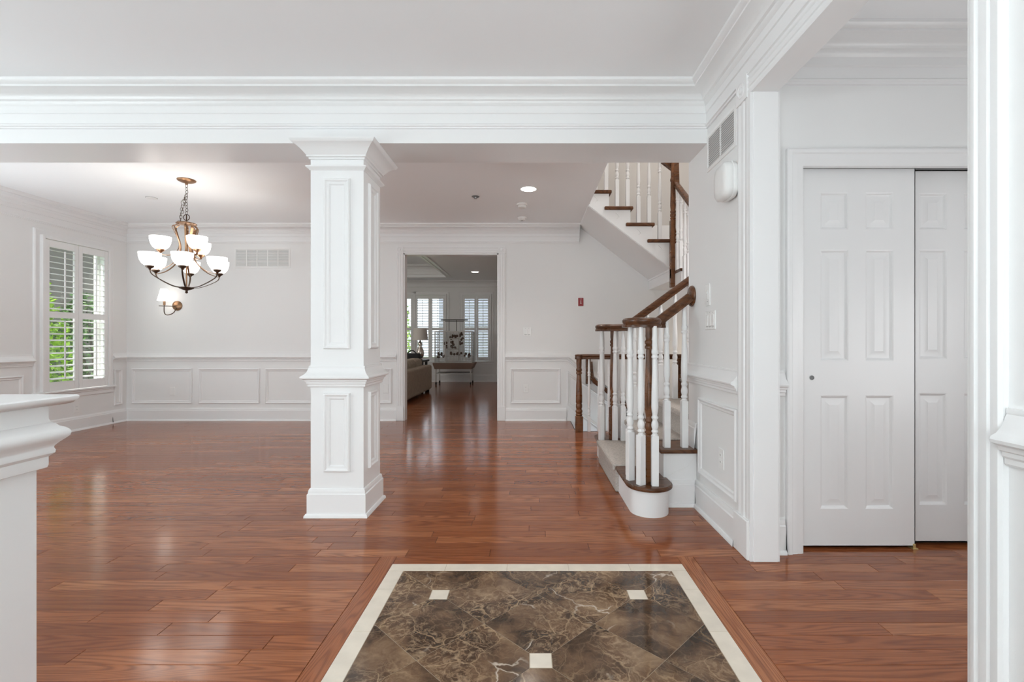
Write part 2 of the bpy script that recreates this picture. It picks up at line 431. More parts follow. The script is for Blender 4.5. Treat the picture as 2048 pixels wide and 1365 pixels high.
for p in rest:
    m = plank_mesh(*p[:4]); uvfill(m, 'X'); big.add(m.v, m.f); big.uv += m.uv; big.rnd += m.rnd
bp_ = big.build('plank_field', M_FLOOR, floor, smooth=0); bp_['kind'] = 'stuff'
# boards framing the marble inlay: two along the sides, mitred-looking end at the head
for (a, b, c, d, al) in ((BX0, IX0, BY0, BY1, 'Y'), (IX1, BX1, BY0, BY1, 'Y'), (IX0, IX1, IY1, BY1, 'X'), (IX0, IX1, BY0, IY0, 'X')):
    m = plank_mesh(a, b, c, d); uvfill(m, al); m.build('border_plank', M_FLOOR, floor, smooth=0)

# ------------------------------------------------------------------ marble inlay
inlay = thing('marble_inlay', 'dark brown marble tile inlay with cream border set in the wood floor', 'floor inlay', ((IX0+IX1)/2, (IY0+IY1)/2, -.004))
MB().box(IX0, IX1, IY0, IY1, -.0039, -.0012).build('grout', M_GROUT, inlay, smooth=0)
BW = .073
ax0, ax1, ay0, ay1 = IX0+BW, IX1-BW, IY0+BW, IY1-BW
cx, cy = (ax0+ax1)/2, (ay0+ay1)/2
def clip(poly, nx, ny, d):                     # keep nx*x+ny*y <= d
    out = []
    for i in range(len(poly)):
        p, q = poly[i], poly[(i+1) % len(poly)]
        a, b = nx*p[0]+ny*p[1]-d, nx*q[0]+ny*q[1]-d
        if a <= 0: out.append(p)
        if a*b < 0: t = a/(a-b); out.append((p[0]+(q[0]-p[0])*t, p[1]+(q[1]-p[1])*t))
    return out
def tile(poly, material, name, z=0.0, g=.0014):
    n = len(poly); gx = sum(p[0] for p in poly)/n; gy = sum(p[1] for p in poly)/n
    # inset every edge by the half joint
    q = list(poly)
    area2 = sum(poly[i][0]*poly[(i+1) % n][1]-poly[(i+1) % n][0]*poly[i][1] for i in range(n))
    if area2 < 0: poly = poly[::-1]
    q = list(poly)
    for i in range(n):
        a, b = poly[i], poly[(i+1) % n]
        dx, dy = b[0]-a[0], b[1]-a[1]; l = math.hypot(dx, dy)
        if l < 1e-6: continue
        nx, ny = dy/l, -dx/l
        q = clip(q, nx, ny, nx*a[0]+ny*a[1]-g)
    if len(q) < 3: return
    m = MB(); k = len(q)
    m.add([(x, y, -.003) for x, y in q]+[(x, y, z) for x, y in q], [tuple(range(k, 2*k))]+[(i, (i+1) % k, k+(i+1) % k, k+i) for i in range(k)])
    uvfill(m, 'X'); m.build(name, material, inlay, smooth=0)
PT = .435/math.sqrt(2)*math.sqrt(2)/math.sqrt(2)   # 12 inch tiles laid on the diagonal
dots = [(cx, cy)]+[(cx+sx*.435, cy+sy*.435) for sx in (-1, 1) for sy in (-1, 1)]
DH = .039
r2 = math.sqrt(.5)
for i in range(-4, 4):
    for j in range(-4, 4):
        pl = [((u*PT)*r2-(v*PT)*r2+cx, (u*PT)*r2+(v*PT)*r2+cy) for u, v in ((i, j), (i+1, j), (i+1, j+1), (i, j+1))]
        for nx, ny, d in ((-1, 0, -ax0), (1, 0, ax1), (0, -1, -ay0), (0, 1, ay1)): pl = clip(pl, nx, ny, d)
        if len(pl) < 3: continue
        gx = sum(p[0] for p in pl)/len(pl); gy = sum(p[1] for p in pl)/len(pl)
        ok = True
        for dx, dy in dots:
            ex, ey = gx-dx, gy-dy
            if math.hypot(ex, ey) < PT*.95:
                if abs(ex) > abs(ey): s = 1 if ex > 0 else -1; pl = clip(pl, -s, 0, -(s*dx+DH))
                else: s = 1 if ey > 0 else -1; pl = clip(pl, 0, -s, -(s*dy+DH))
        ar = abs(sum(pl[k][0]*pl[(k+1) % len(pl)][1]-pl[(k+1) % len(pl)][0]*pl[k][1] for k in range(len(pl))))/2 if len(pl) > 2 else 0
        if ar > .0008: tile(pl, M_EMP, 'marble_tile')
for dx, dy in dots: tile([(dx-DH, dy-DH), (dx+DH, dy-DH), (dx+DH, dy+DH), (dx-DH, dy+DH)], M_CREAM, 'accent_tile')
xs = [IX0, -.41, -.108, .194, .496, IX1]
for a, b in zip(xs, xs[1:]):
    tile([(a, ay1), (b, ay1), (b, IY1), (a, IY1)], M_CREAM, 'border_tile', g=.001); tile([(a, IY0), (b, IY0), (b, ay0), (a, ay0)], M_CREAM, 'border_tile', g=.001)
ys = [ay1, 2.158, 1.845, 1.532, 1.22, ay0]
for a, b in zip(ys, ys[1:]):
    for x0, x1 in ((IX0, ax0), (ax1, IX1)): tile([(x0, b), (x1, b), (x1, a), (x0, a)], M_CREAM, 'border_tile', g=.001)

# ------------------------------------------------------------------ structure: ceilings and walls
c = MB(); c.box(XL-.2, 3.3, -2.7, YB1, ZC, ZC+.28); c.box(XL-.2, XC, YB1, YFB, ZC, ZC+.28)
ceiling = struct(c.build('ceiling', M_CEIL, smooth=0), 'flat white ceiling over foyer and dining room')
struct(MB().box(XL-.2, XS+.2, YE-.06, YFB, 5.3, 5.4).build('ceiling_stairwell', M_CEIL, smooth=0))
struct(MB().box(XL, XRO, YB0, YB1, ZB, ZC).build('trim_1', M_TRIM, smooth=0), 'wide white beam between foyer and dining room')
struct(MB().box(XR, XRO, JY1+.02, YE, 0, ZC).build('wall_right', M_WALL, smooth=0))
struct(MB().box(XR, XRO, JY0, JY1+.02, ZB, ZC).build('trim_2', M_TRIM, smooth=0), 'white header beam over the side opening')
struct(MB().box(XR, XRO, -2.7, JY0, 0, ZC).build('wall_entry_side', M_WALL, smooth=0))
# back wall with doorway
DX0, DX1, DZ = -1.746, -.424, 2.33
b = MB(); b.box(XL-.15, DX0, YF, YFB, 0, ZC); b.box(DX0, DX1, YF, YFB, DZ, ZC); b.box(DX1, .58, YF, YFB, 0, ZC); b.box(.58, XS+.15, YF, YFB, -1.6, ZC)
wall_back = struct(b.build('wall_back', M_WALL, smooth=0), 'white far wall with doorway')
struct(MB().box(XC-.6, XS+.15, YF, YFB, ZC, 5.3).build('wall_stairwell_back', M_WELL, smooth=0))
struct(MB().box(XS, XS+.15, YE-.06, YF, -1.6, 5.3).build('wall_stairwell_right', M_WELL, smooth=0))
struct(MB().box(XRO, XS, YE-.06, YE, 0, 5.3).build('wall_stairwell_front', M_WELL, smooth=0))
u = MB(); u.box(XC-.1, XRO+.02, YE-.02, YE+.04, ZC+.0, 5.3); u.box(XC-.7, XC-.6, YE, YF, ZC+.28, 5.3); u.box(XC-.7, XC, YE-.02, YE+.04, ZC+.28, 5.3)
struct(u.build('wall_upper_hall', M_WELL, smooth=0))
struct(MB().box(.58, XS+.1, 5.93, YF, -1.6, -1.5).build('floor_basement', M_CARPET, smooth=0))
struct(MB().box(.56, XS, 5.90, 5.93, -1.6, -.004).build('wall_basement', M_WALL, smooth=0))
# left wall with window hole
WY0, WY1, WZ0, WZ1 = 5.50, 6.36, .52, 2.31
l = MB(); l.box(XL-.15, XL, -2.7, WY0, 0, ZC); l.box(XL-.15, XL, WY1, YFB, 0, ZC); l.box(XL-.15, XL, WY0, WY1, 0, WZ0); l.box(XL-.15, XL, WY0, WY1, WZ1, ZC)
wall_left = struct(l.build('wall_left', M_WALL, smooth=0), 'white dining room wall with shuttered window')
# entry wall behind the camera and outer side hall walls
struct(MB().box(XL-.15, 3.3, -2.7, -2.56, 0, ZC).build('wall_front', M_WALL, smooth=0))
struct(MB().box(3.16, 3.3, -2.7, 3.5, 0, ZC).build('wall_side_hall', M_WALL, smooth=0))
# closet wall
KX0, KX1, KZ = 1.44, 2.66, 2.035
k = MB(); k.box(XRO, KX0, CW, CW+.11, 0, ZC); k.box(KX1, 3.2, CW, CW+.11, 0, ZC); k.box(KX0, KX1, CW, CW+.11, KZ+.05, ZC); k.box(XRO, 3.2, YE-.12, YE-.06, 0, ZC)
struct(k.build('wall_closet', M_WALL, smooth=0))

# crown mouldings (left of travel points into the room)
def crown(name, path, label): struct(MB().sweep([(x, y, ZC) for x, y in path], (0, 0, 1), PROF_CROWN).build(name, M_TRIM), label)
crown('trim_3', [(XR, -2.5), (XR, YB0), (XL, YB0), (XL, -2.5)], 'white crown moulding around the foyer ceiling')
crown('trim_4', [(XC-.01, YF), (XL, YF), (XL, YB1), (XC-.01, YB1)], 'white crown moulding around the dining room ceiling')
crown('trim_5', [(3.16, CW), (XRO, CW), (XRO, -2.5)], 'white crown moulding in the side hall')

# dining chair rail, baseboard, panels on left and back walls
def hmould(path, prof): return MB().sweep([(x, y, 0) for x, y in path], (0, 0, 1), prof)
CSG = .094
struct(hmould([(DX0-CSG, YF), (XL, YF), (XL, 6.435)], PROF_BASE).build('baseboard_back', M_TRIM))
bl = hmould([(XL, 6.435), (XL, -2.5)], PROF_BASE); struct(bl.build('baseboard_left', M_TRIM))
struct(hmould([(.52, YF), (DX1+CSG, YF)], PROF_BASE).build('baseboard_hall', M_TRIM))
struct(hmould([(DX0-CSG, YF), (XL, YF), (XL, 6.44)], PROF_RAIL).build('trim_6', M_TRIM), 'white chair rail on dining walls')
struct(hmould([(XL, 5.41), (XL, -2.5)], PROF_RAIL).build('trim_7', M_TRIM), 'white chair rail left of the window')
# chair rail right of doorway then running down along the basement stair
SL = .76
def wallpath(pts): return [(x, YF, z) for x, z in pts]
rail2 = [(b_, a_) for a_, b_ in PROF_RAIL]
rr = MB().sweep(wallpath([(1.75, .96-SL*1.17), (.58, .96), (DX1+CSG, .96)]), (0, -1, 0), [(.96-z, a) for a, z in PROF_RAIL][::1])
struct(rr.build('trim_8', M_TRIM), 'white chair rail turning down along the basement stair')
sk = MB().prism_y([(.52, 0), (.56, .178), (1.75, .178-SL*1.19), (1.75, -SL*1.19-.1), (.58, -.1)], YF-.02, YF)
struct(sk.build('trim_9', M_TRIM, smooth=0), 'white skirt board sloping along the basement stair')
def panel_back(x0, x1, z0=.24, z1=.728):
    MB().frame((x0, YF, z0), (1, 0, 0), (0, 0, 1), x1-x0, z1-z0, PROF_PANEL).build('panel_moulding', M_TRIM, wall_back)
px = lambda x, Y: (x-VPX)/F_PX*Y
for a, b_ in ((264, 385), (398, 520), (531, 653), (665, 735), (748, 784), (1021, 1121)): panel_back(px(a, YF), px(b_, YF))
# sloped panel beside the basement stair
MB().sweep(wallpath([(.53, .225), (1.6, .225-SL*1.07), (1.6, .70-SL*1.07), (.53, .70)]), (0, -1, 0), PROF_PANEL, closed=True).build('panel_moulding', M_TRIM, wall_back)
for a, b_ in ((6.475, 6.60), (4.2, 5.31), (2.9, 4.1)):
    MB().frame((XL, a, .24), (0, 1, 0), (0, 0, 1), b_-a, .488, PROF_PANEL).build('panel_moulding', M_TRIM, wall_left)

# casing with fluted profile; local u along width
PROF_CASING = [(0, 0), (0, .014), (.008, .018), (.020, .018), (.026, .013), (.034, .013), (.038, .018), (.056, .018), (.060, .013), (.068, .013), (.074, .018), (.086, .018), (.094, .012), (.094, 0)]
def rosette(m, c, n, size=.1, t=.024):
    c = Vector(c); n = Vector(n)
    q = MB(); h = size/2
    q.box(-h, h, -h, h, 0, t); q.lathe([(.040, t-.001), (.040, t+.004), (.032, t+.006), (.028, t+.002), (.018, t+.001), (.016, t+.006), (.008, t+.009), (.001, t+.010)], (0, 0, 0), 20)
    up = Vector((0, 0, 1)); xx = up.cross(n).normalized()
    M = Matrix(((xx.x, up.x, n.x, c.x), (xx.y, up.y, n.y, c.y), (xx.z, up.z, n.z, c.z), (0, 0, 0, 1)))
    m.add([M @ Vector(v) for v in q.v], q.f)
dc = thing('door_1', 'white fluted casing with corner rosettes around the far doorway', 'doorway', ((DX0+DX1)/2, YF, 0), kind='structure')
for x0, sgn in ((DX0-CSG, 1), (DX1, 1)):
    MB().sweep([(x0+CSG, YF, .2), (x0+CSG, YF, DZ)], (0, -1, 0), PROF_CASING).build('casing', M_TRIM, dc)
    MB().cbox(x0-.003, x0+CSG+.003, YF-.026, YF, 0, .2, .004).build('plinth_block', M_TRIM, dc)
MB().sweep([(DX0, YF, DZ+CSG), (DX1, YF, DZ+CSG)], (0, -1, 0), [(-a, b) for a, b in PROF_CASING]).build('casing', M_TRIM, dc)
for x0 in (DX0-CSG/2, DX1+CSG/2):
    m = MB(); rosette(m, (x0, YF, DZ+CSG/2), (0, -1, 0)); m.build('rosette', M_TRIM, dc)
j = MB(); j.box(DX0-.001, DX0+.018, YF-.004, YFB+.004, 0, DZ); j.box(DX1-.018, DX1+.001, YF-.004, YFB+.004, 0, DZ); j.box(DX0, DX1, YF-.004, YFB+.004, DZ-.018, DZ+.001)
j.build('jamb', M_TRIM, dc, smooth=0)

# ------------------------------------------------------------------ right wall trim
struct(hmould([(XR, 2.60), (XR, 3.245)], PROF_BASE).build('baseboard_right', M_TRIM))
struct(hmould([(XR, 2.585), (XR, YE)], PROF_RAIL).build('trim_10', M_TRIM), 'white chair rail on the wall beside the stair')
PROF_BASE2 = [(a, z*.95+.385) for a, z in PROF_BASE[:-3]]+[(.019, .385)]
struct(hmould([(XR, 3.245), (XR, YE-.005)], PROF_BASE2).build('baseboard_stair', M_TRIM))
wr = bpy.data.objects['wall_right']
MB().frame((XR, 3.19, .238), (0, -1, 0), (0, 0, 1), .583, .504, PROF_PANEL).build('panel_moulding', M_TRIM, wr)
op = thing('door_2', 'white cased opening between foyer and side hall', 'doorway', (XR, JY1, 0), kind='structure')
# far jamb of the side opening
MB().sweep([(XR, 2.445, .2), (XR, 2.445, ZB+.01)], (-1, 0, 0), [(q*1.45, h) for q, h in PROF_CASING]).build('casing', M_TRIM, op)
MB().cbox(XR-.03, XR, 2.435, 2.60, 0, .2, .004).build('plinth_block', M_TRIM, op)
m = MB(); m.cbox(XR-.004, XRO+.004, 2.418, 2.462, 0, ZB, .003); m.box(XR-.018, XR, 2.425, 2.45, 0, ZB); m.box(XRO, XRO+.012, 2.425, 2.52, 0, ZB)
m.build('jamb', M_TRIM, op, smooth=0)
m = MB(); rosette(m, (XR, 2.515, ZB+.052), (-1, 0, 0), .125); m.build('rosette', M_TRIM, op)
MB().sweep([(XR, JY0, ZB), (XR, 2.455, ZB)], (-1, 0, 0), [(-q, h) for q, h in PROF_CASING]).build('casing', M_TRIM, op)
# near jamb
MB().sweep([(XR, JY0, .2), (XR, JY0, ZB+.1)], (-1, 0, 0), [(-q*.92, h*1.1) for q, h in PROF_CASING]).build('casing', M_TRIM, op)
MB().box(XR-.004, XRO+.004, JY0, JY0+.016, 0, ZB).build('jamb', M_TRIM, op, smooth=0)
struct(hmould([(XR, -2.5), (XR, JY0-.09)], PROF_RAIL).build('trim_11', M_TRIM), 'white chair rail beside the camera')
struct(hmould([(XR, -2.5), (XR, JY0-.09)], PROF_BASE).build('baseboard_entry', M_TRIM))
struct(hmould([(KX0-.095, CW), (XRO, CW)], PROF_BASE).build('baseboard_closet', M_TRIM))
struct(hmould([(KX0-.095, CW), (XRO, CW)], PROF_RAIL).build('trim_12', M_TRIM), 'short chair rail beside the closet casing')

# closet casing and sliding doors
kc = thing('door_3', 'white casing of the sliding closet doors', 'doorway', (KX0, CW, 0), kind='structure')
PROF_KC = [(0, 0), (0, .010), (.010, .014), (.030, .015), (.036, .018), (.060, .020), (.066, .026), (.082, .027), (.090, .022), (.090, 0)]
MB().sweep([(KX0, CW, 0), (KX0, CW, KZ), (KX1, CW, KZ), (KX1, CW, 0)], (0, -1, 0), PROF_KC).build('casing', M_TRIM, kc)
MB().box(KX0, KX1, CW-.001, CW+.018, KZ-.001, KZ+.05).build('head_jamb', M_TRIM, kc, smooth=0)
m = MB(); m.box(KX0, KX1, CW+.081, CW+.084, KZ+.012, KZ+.05); m.box(KX0, KX1, CW+.122, CW+.125, KZ+.0, KZ+.05)
m.build('track', M_GREY, kc, smooth=0)
MB().box(KX0, KX1, CW+.125, CW+.135, 0, KZ+.1).build('closet_shadow_board', M_DARK, kc, smooth=0)
def six_panel(name, label, x0, y0, wd, z0, z1, pull=None):
    d = thing(name, label, 'door', (x0+wd/2, y0, z0), kind='structure')
    t = .035; H = z1-z0
    cols = [(.105*wd/.61, .255*wd/.61), (.345*wd/.61, .495*wd/.61)]
    rows = [(.20, .81), (.995, 1.592), (1.70, 1.90)]
    xsr = [0, cols[0][0], cols[0][1], cols[1][0], cols[1][1], wd]; zs = [0]+[q for r in rows for q in r]+[H]
    m = MB()
    # front skin with openings
    vs = [(x0+x, y0, z0+z) for z in zs for x in xsr]; n = len(xsr); fs = []
    for a in range(len(zs)-1):
        for b in range(n-1):
            if a % 2 == 1 and b % 2 == 1: continue
            fs.append((a*n+b, a*n+b+1, (a+1)*n+b+1, (a+1)*n+b))
    m.add(vs, fs)
    m.box(x0, x0+wd, y0+.016, y0+t, z0, z1); m.box(x0, x0+.004, y0, y0+t, z0, z1); m.box(x0+wd-.004, x0+wd, y0, y0+t, z0, z1); m.box(x0, x0+wd, y0, y0+t, z1-.004, z1); m.box(x0, x0+wd, y0, y0+t, z0, z0+.004)
    m.build('slab', M_TRIM, d, smooth=0)
    for (c0, c1) in cols:
        for (r0, r1) in rows:
            # ogee sticking, flat margin, raised field
            pr = [(0, 0), (.006, .002), (.012, .009), (.016, .011), (.026, .011), (.052, .003)]
            q = MB(); q.sweep([(x0+c0, y0, z0+r0), (x0+c1, y0, z0+r0), (x0+c1, y0, z0+r1), (x0+c0, y0, z0+r1)], (0, -1, 0), [(a, -b) for a, b in pr], closed=True)
            i = .052
            q.add([(x0+c0+i, y0+.003, z0+r0+i), (x0+c1-i, y0+.003, z0+r0+i), (x0+c1-i, y0+.003, z0+r1-i), (x0+c0+i, y0+.003, z0+r1-i)], [(0, 1, 2, 3)])
            q.build('panel', M_TRIM, d, smooth=20)
    if pull:
        q = MB(); q.lathe([(.012, -.001), (.012, -.003), (.009, -.003), (.0085, -.0005), (.001, -.0005)], (x0+pull[0], y0, z0+pull[1]), 20, 'Y')
        q.build('finger_pull', M_GREY, d)
    return d
six_panel('door_4', 'white six panel sliding closet door with round finger pull', KX0+.015, CW+.045, .617, .014, 2.045, (.062, .905))
six_panel('door_5', 'white six panel closet door behind the first one', KX0+.578, CW+.085, .62, .022, 2.046)
g = MB(); gx, gy = KX0+.625, CW+.045
g.cbox(gx-.014, gx+.016, gy-.012, gy+.06, 0, .006, .001); g.cbox(gx-.006, gx+.008, gy-.006, gy+.004, .004, .028, .002); g.cbox(gx-.006, gx+.008, gy+.036, gy+.039, .004, .028, .001)
tag(g.build('door_guide', M_BRASS), 'small brass floor guide under the sliding closet doors', 'door guide')

# ------------------------------------------------------------------ column
SX0, SX1, SY0, SY1 = -1.386, -1.05, 3.048, 3.384
col = thing('column', 'square white panelled column under the beam', 'column', ((SX0+SX1)/2, (SY0+SY1)/2, 0))
MB().box(SX0, SX1, SY0, SY1, 0, ZB-.002).build('shaft', M_TRIM, col, smooth=0)
sq = [(SX0, SY0), (SX0, SY1), (SX1, SY1), (SX1, SY0)]            # clockwise: left of travel points outward
def around(prof): return MB().sweep([(x, y, 0) for x, y in sq], (0, 0, 1), prof, closed=True)
around([(a*.95, z) for a, z in PROF_BASE]).build('base', M_TRIM, col)
around([(a, z-.002) for a, z in PROF_RAIL]).build('chair_rail', M_TRIM, col)
zt = ZB-.001
around([(0, zt-.175), (.005, zt-.175), (.009, zt-.168), (.018, zt-.163), (.024, zt-.157), (.024, zt-.150), (.008, zt-.146), (.006, zt-.142), (0, zt-.142)]).build('necking', M_TRIM, col)
around([(0, zt-.108), (.008, zt-.105), (.010, zt-.096), (.020, zt-.092), (.020, zt-.082), (.026, zt-.076), (.034, zt-.066), (.046, zt-.050), (.064, zt-.034), (.080, zt-.024), (.088, zt-.020), (.094, zt-.010), (.098, zt-.004), (.098, zt)]).build('capital', M_TRIM, col)
for z0, z1 in ((.285, .785), (1.065, 2.145)):
    dx = .084
    MB().frame((SX0+dx, SY0, z0), (1, 0, 0), (0, 0, 1), SX1-SX0-2*dx, z1-z0, PROF_PANEL).build('panel_moulding', M_TRIM, col)
    MB().frame((SX1, SY0+dx, z0), (0, 1, 0), (0, 0, 1), SY1-SY0-2*dx, z1-z0, PROF_PANEL).build('panel_moulding', M_TRIM, col)
    MB().frame((SX0, SY1-dx, z0), (0, -1, 0), (0, 0, 1), SY1-SY0-2*dx, z1-z0, PROF_PANEL).build('panel_moulding', M_TRIM, col)
    MB().frame((SX1-dx, SY1, z0), (-1, 0, 0), (0, 0, 1), SX1-SX0-2*dx, z1-z0, PROF_PANEL).build('panel_moulding', M_TRIM, col)

# ------------------------------------------------------------------ knee wall at left
KNX, KNY = -1.457, 1.42
kn = thing('knee_wall', 'low white half wall with moulded cap at the left edge', 'half wall', (KNX-.12, KNY, 0))
MB().box(KNX-.24, KNX, -1.2, KNY, 0, .93).build('body', M_TRIM, kn, smooth=0)
kp = [(KNX-.24, -1.2, 0), (KNX-.24, KNY, 0), (KNX, KNY, 0), (KNX, -1.2, 0)]
MB().sweep(kp, (0, 0, 1), [(0, .735), (.016, .740), (.018, .748), (.018, .772), (.022, .776), (.028, .782), (.029, .790), (.026, .798), (.027, .803), (.034, .812), (.044, .822), (.051, .830), (.053, .839), (.051, .848), (.044, .856), (.034, .862), (.029, .870), (.022, .874), (.018, .886), (.018, .928), (0, .928)], caps=True).build('cornice', M_TRIM, kn)
m = MB().sweep(kp, (0, 0, 1), [(0, .926), (.044, .926), (.056, .930), (.062, .938), (.066, .944), (.066, .949), (.062, .953), (0, .953)])
m.box(KNX-.24, KNX, -1.2, KNY, .93, .953)
m.build('cap', M_TRIM, kn)

# ------------------------------------------------------------------ window with shutters (local: u along wall, w into room, z)
def shutter_window(name, label, M, u0, u1, z0, z1, npan, zmid, nup, nlo, tilt, casing_w=.085, rail=True):
    win = thing(name, label, 'window', tuple(M @ Vector(((u0+u1)/2, 0, z0))), kind='structure')
    B = lambda mb, nm, mt, par=win, sm=35: mb.build(nm, mt, par, sm, M)
    # casing, sill, apron
    MBc = MB(); pr = [(0, 0), (0, .012), (.02, .014), (.05, .016), (.06, .022), (casing_w-.01, .024), (casing_w, .018), (casing_w, 0)]
    MBc.sweep([(u1, 0, z0), (u1, 0, z1), (u0, 0, z1), (u0, 0, z0)], (0, 1, 0), pr)
    B(MBc, 'casing', M_TRIM)
    s = MB(); s.cbox(u0-.10, u1+.10, -.02, .055, z0-.022, z0, .005); B(s, 'sill', M_TRIM)
    s2 = MB(); s2.cbox(u0-.075, u1+.075, 0, .018, z0-.095, z0-.022, .004); s2.cbox(u0-.075, u1+.075, 0, .032, z0-.05, z0-.022, .008); B(s2, 'apron', M_TRIM)
    # outer sash with panes
    s = MB(); um = (u0+u1)/2
    for a, b in ((u0, u0+.04), (u1-.04, u1)): s.box(a, b, -.13, -.09, z0, z1)
    for a, b in ((z0, z0+.05), (z1-.04, z1), ((z0+z1)/2-.02, (z0+z1)/2+.02)): s.box(u0, u1, -.13, -.09, a, b)
    B(s, 'sash', M_TRIM, sm=0)
    for a, b in ((z0+.05, (z0+z1)/2-.02), ((z0+z1)/2+.02, z1-.04)):
        s = MB(); s.add([(u0+.04, -.11, a), (u1-.04, -.11, a), (u1-.04, -.11, b), (u0+.04, -.11, b)], [(0, 1, 2, 3)]); B(s, 'pane', M_GLASS, sm=0)
    # shutter hang frame
    s = MB()
    for a, b in ((u0-.02, u0+.016), (u1-.016, u1+.02)): s.cbox(a, b, -.02, .05, z0, z1+.02, .004)
    s.cbox(u0+.014, u1-.014, -.018, .048, z1-.016, z1+.018, .004); B(s, 'shutter_frame', M_TRIM)
    pw = (u1-u0-.032)/npan
    for k in range(npan):
        a0 = u0+.016+k*pw+.002; a1 = a0+pw-.004; st = .052; wf, wb = .040, .012
        s = MB(); s.cbox(a0, a0+st, wb, wf, z0+.004, z1-.02, .004); s.cbox(a1-st, a1, wb, wf, z0+.004, z1-.02, .004)
        tr, br = .085, .105
        for c0, c1 in ((z1-.02-tr, z1-.02), (z0+.004, z0+.004+br), (zmid-.036, zmid+.036)): s.cbox(a0+st-.002, a1-st+.002, wb+.002, wf-.002, c0, c1, .002)
        p = B(s, 'shutter_panel', M_TRIM)
        hm = MB()
        for zz in (z1-.22, z0+.22): hm.cbox(a0-.003 if k == 0 else a1-.012, a0+.012 if k == 0 else a1+.003, wf-.002, wf+.004, zz-.04, zz+.04, .001)
        B(hm, 'hinge', M_TRIM, p)
        lou = MB(); ln = a1-a0-2*st-.006; hw, ht = .036, .0055
        ov = [(hw*math.cos(q), ht*math.sin(q)) for q in [2*PI*i/10 for i in range(10)]]
        ct, sn = math.cos(tilt), math.sin(tilt)
        ov = [(x*ct-z*sn, x*sn+z*ct) for x, z in ov]; n = len(ov)
        lou.add([(-ln/2, x, z) for x, z in ov]+[(ln/2, x, z) for x, z in ov], [tuple(range(n)), tuple(range(2*n-1, n-1, -1))]+[(i, (i+1) % n, n+(i+1) % n, n+i) for i in range(n)])
        Mr = Matrix(M); Mr.translation = (0, 0, 0)
        lme = lou.mesh('louver', M_TRIM, 35, Mr)
        for c0, c1, nn in ((zmid+.036, z1-.02-tr, nup), (z0+.004+br, zmid-.036, nlo)):
            sp = (c1-c0)/nn
            for i in range(nn):
                put(lme, 'louver', p, M @ Vector(((a0+a1)/2, (wf+wb)/2, c0+sp*(i+.5))))
            r = MB(); r.box((a0+a1)/2-.006, (a0+a1)/2+.006, wf+.022, wf+.034, c0+.03, c1-.03); B(r, 'tilt_rod', M_TRIM, p, 0)
    return win
ML = Matrix(((0, 1, 0, XL), (1, 0, 0, 0), (0, 0, 1, 0), (0, 0, 0, 1)))     # u=Y, w=+X
shutter_window('window_1', 'white shuttered window on the left dining room wall', ML, WY0, WY1, WZ0, WZ1, 2, 1.42, 11, 10, math.radians(-12))

# ------------------------------------------------------------------ back room
BZ = 2.73
t = MB(); t.box(-6.1, 1.2, YFB, 7.6, BZ, BZ+.1); t.box(-6.1, 1.2, 12.15, YBK+.1, BZ, BZ+.1); t.box(-2.08, 1.2, 7.6, 12.15, BZ, BZ+.1); t.box(-6.1, -5.4, 7.6, 12.15, BZ, BZ+.1)
t.box(-5.45, -2.03, 7.55, 12.2, BZ+.3, BZ+.4); t.box(-5.45, -5.4, 7.6, 12.15, BZ+.1, BZ+.3); t.box(-2.08, -2.03, 7.6, 12.15, BZ+.1, BZ+.3); t.box(-5.4, -2.08, 12.15, 12.2, BZ+.1, BZ+.3); t.box(-5.4, -2.08, 7.55, 7.6, BZ+.1, BZ+.3)
struct(t.build('ceiling_back_room', M_CEIL, smooth=0), 'tray ceiling of the back room')
struct(MB().sweep([(-2.08, 7.6, BZ+.3), (-2.08, 12.15, BZ+.3), (-5.4, 12.15, BZ+.3), (-5.4, 7.6, BZ+.3)], (0, 0, 1), PROF_CROWN, closed=True).build('trim_13', M_TRIM), 'crown moulding in the tray ceiling')
tm = MB().sweep([(-2.08, 7.6, BZ), (-2.08, 12.15, BZ), (-5.4, 12.15, BZ), (-5.4, 7.6, BZ)], (0, 0, 1), [(0, 0), (0, -.02), (-.04, -.02), (-.05, -.01), (-.12, -.012), (-.13, 0)], closed=True)
struct(tm.build('trim_14', M_TRIM), 'flat moulding edging the tray ceiling')
def bpx(x): return px(x, YBK)
W2 = (bpx(918)+.09, bpx(988)-.09); W3 = (bpx(829)+.02, bpx(898.5)-.09); W4 = (bpx(760), bpx(829)-.02)
Z0b, Z1b = .56, 2.34
bw = MB()
xe = sorted([W2, W3, W4]); prev = -6.1
for a, b_ in xe: bw.box(prev, a, YBK, YBK+.12, 0, BZ); bw.box(a, b_, YBK, YBK+.12, 0, Z0b); bw.box(a, b_, YBK, YBK+.12, Z1b, BZ); prev = b_
bw.box(prev, 1.2, YBK, YBK+.12, 0, BZ)
struct(bw.build('wall_back_room', M_WALL, smooth=0), 'far wall of the back room with windows')
struct(MB().box(1.0, 1.2, YFB, YBK, 0, BZ).build('wall_back_room_right', M_WALL, smooth=0)); struct(MB().box(-6.1, -6.0, YFB, YBK, 0, BZ).build('wall_back_room_left', M_WALL, smooth=0))
struct(MB().sweep([(1.0, YBK, BZ), (-6.0, YBK, BZ)], (0, 0, 1), [(a*.7, z*.7) for a, z in PROF_CROWN]).build('trim_15', M_TRIM), 'crown moulding on the back room wall')
struct(hmould([(1.0, YBK), (-6.0, YBK)], [(a, z*1.15) for a, z in PROF_BASE]).build('baseboard_back_room', M_TRIM))
MBk = Matrix(((1, 0, 0, 0), (0, -1, 0, YBK), (0, 0, 1, 0), (0, 0, 0, 1)))   # u=X, w=-Y
shutter_window('window_2', 'shuttered back room window right of the bird cage', MBk, W2[0], W2[1], Z0b, Z1b, 2, 1.42, 11, 10, math.radians(-28))
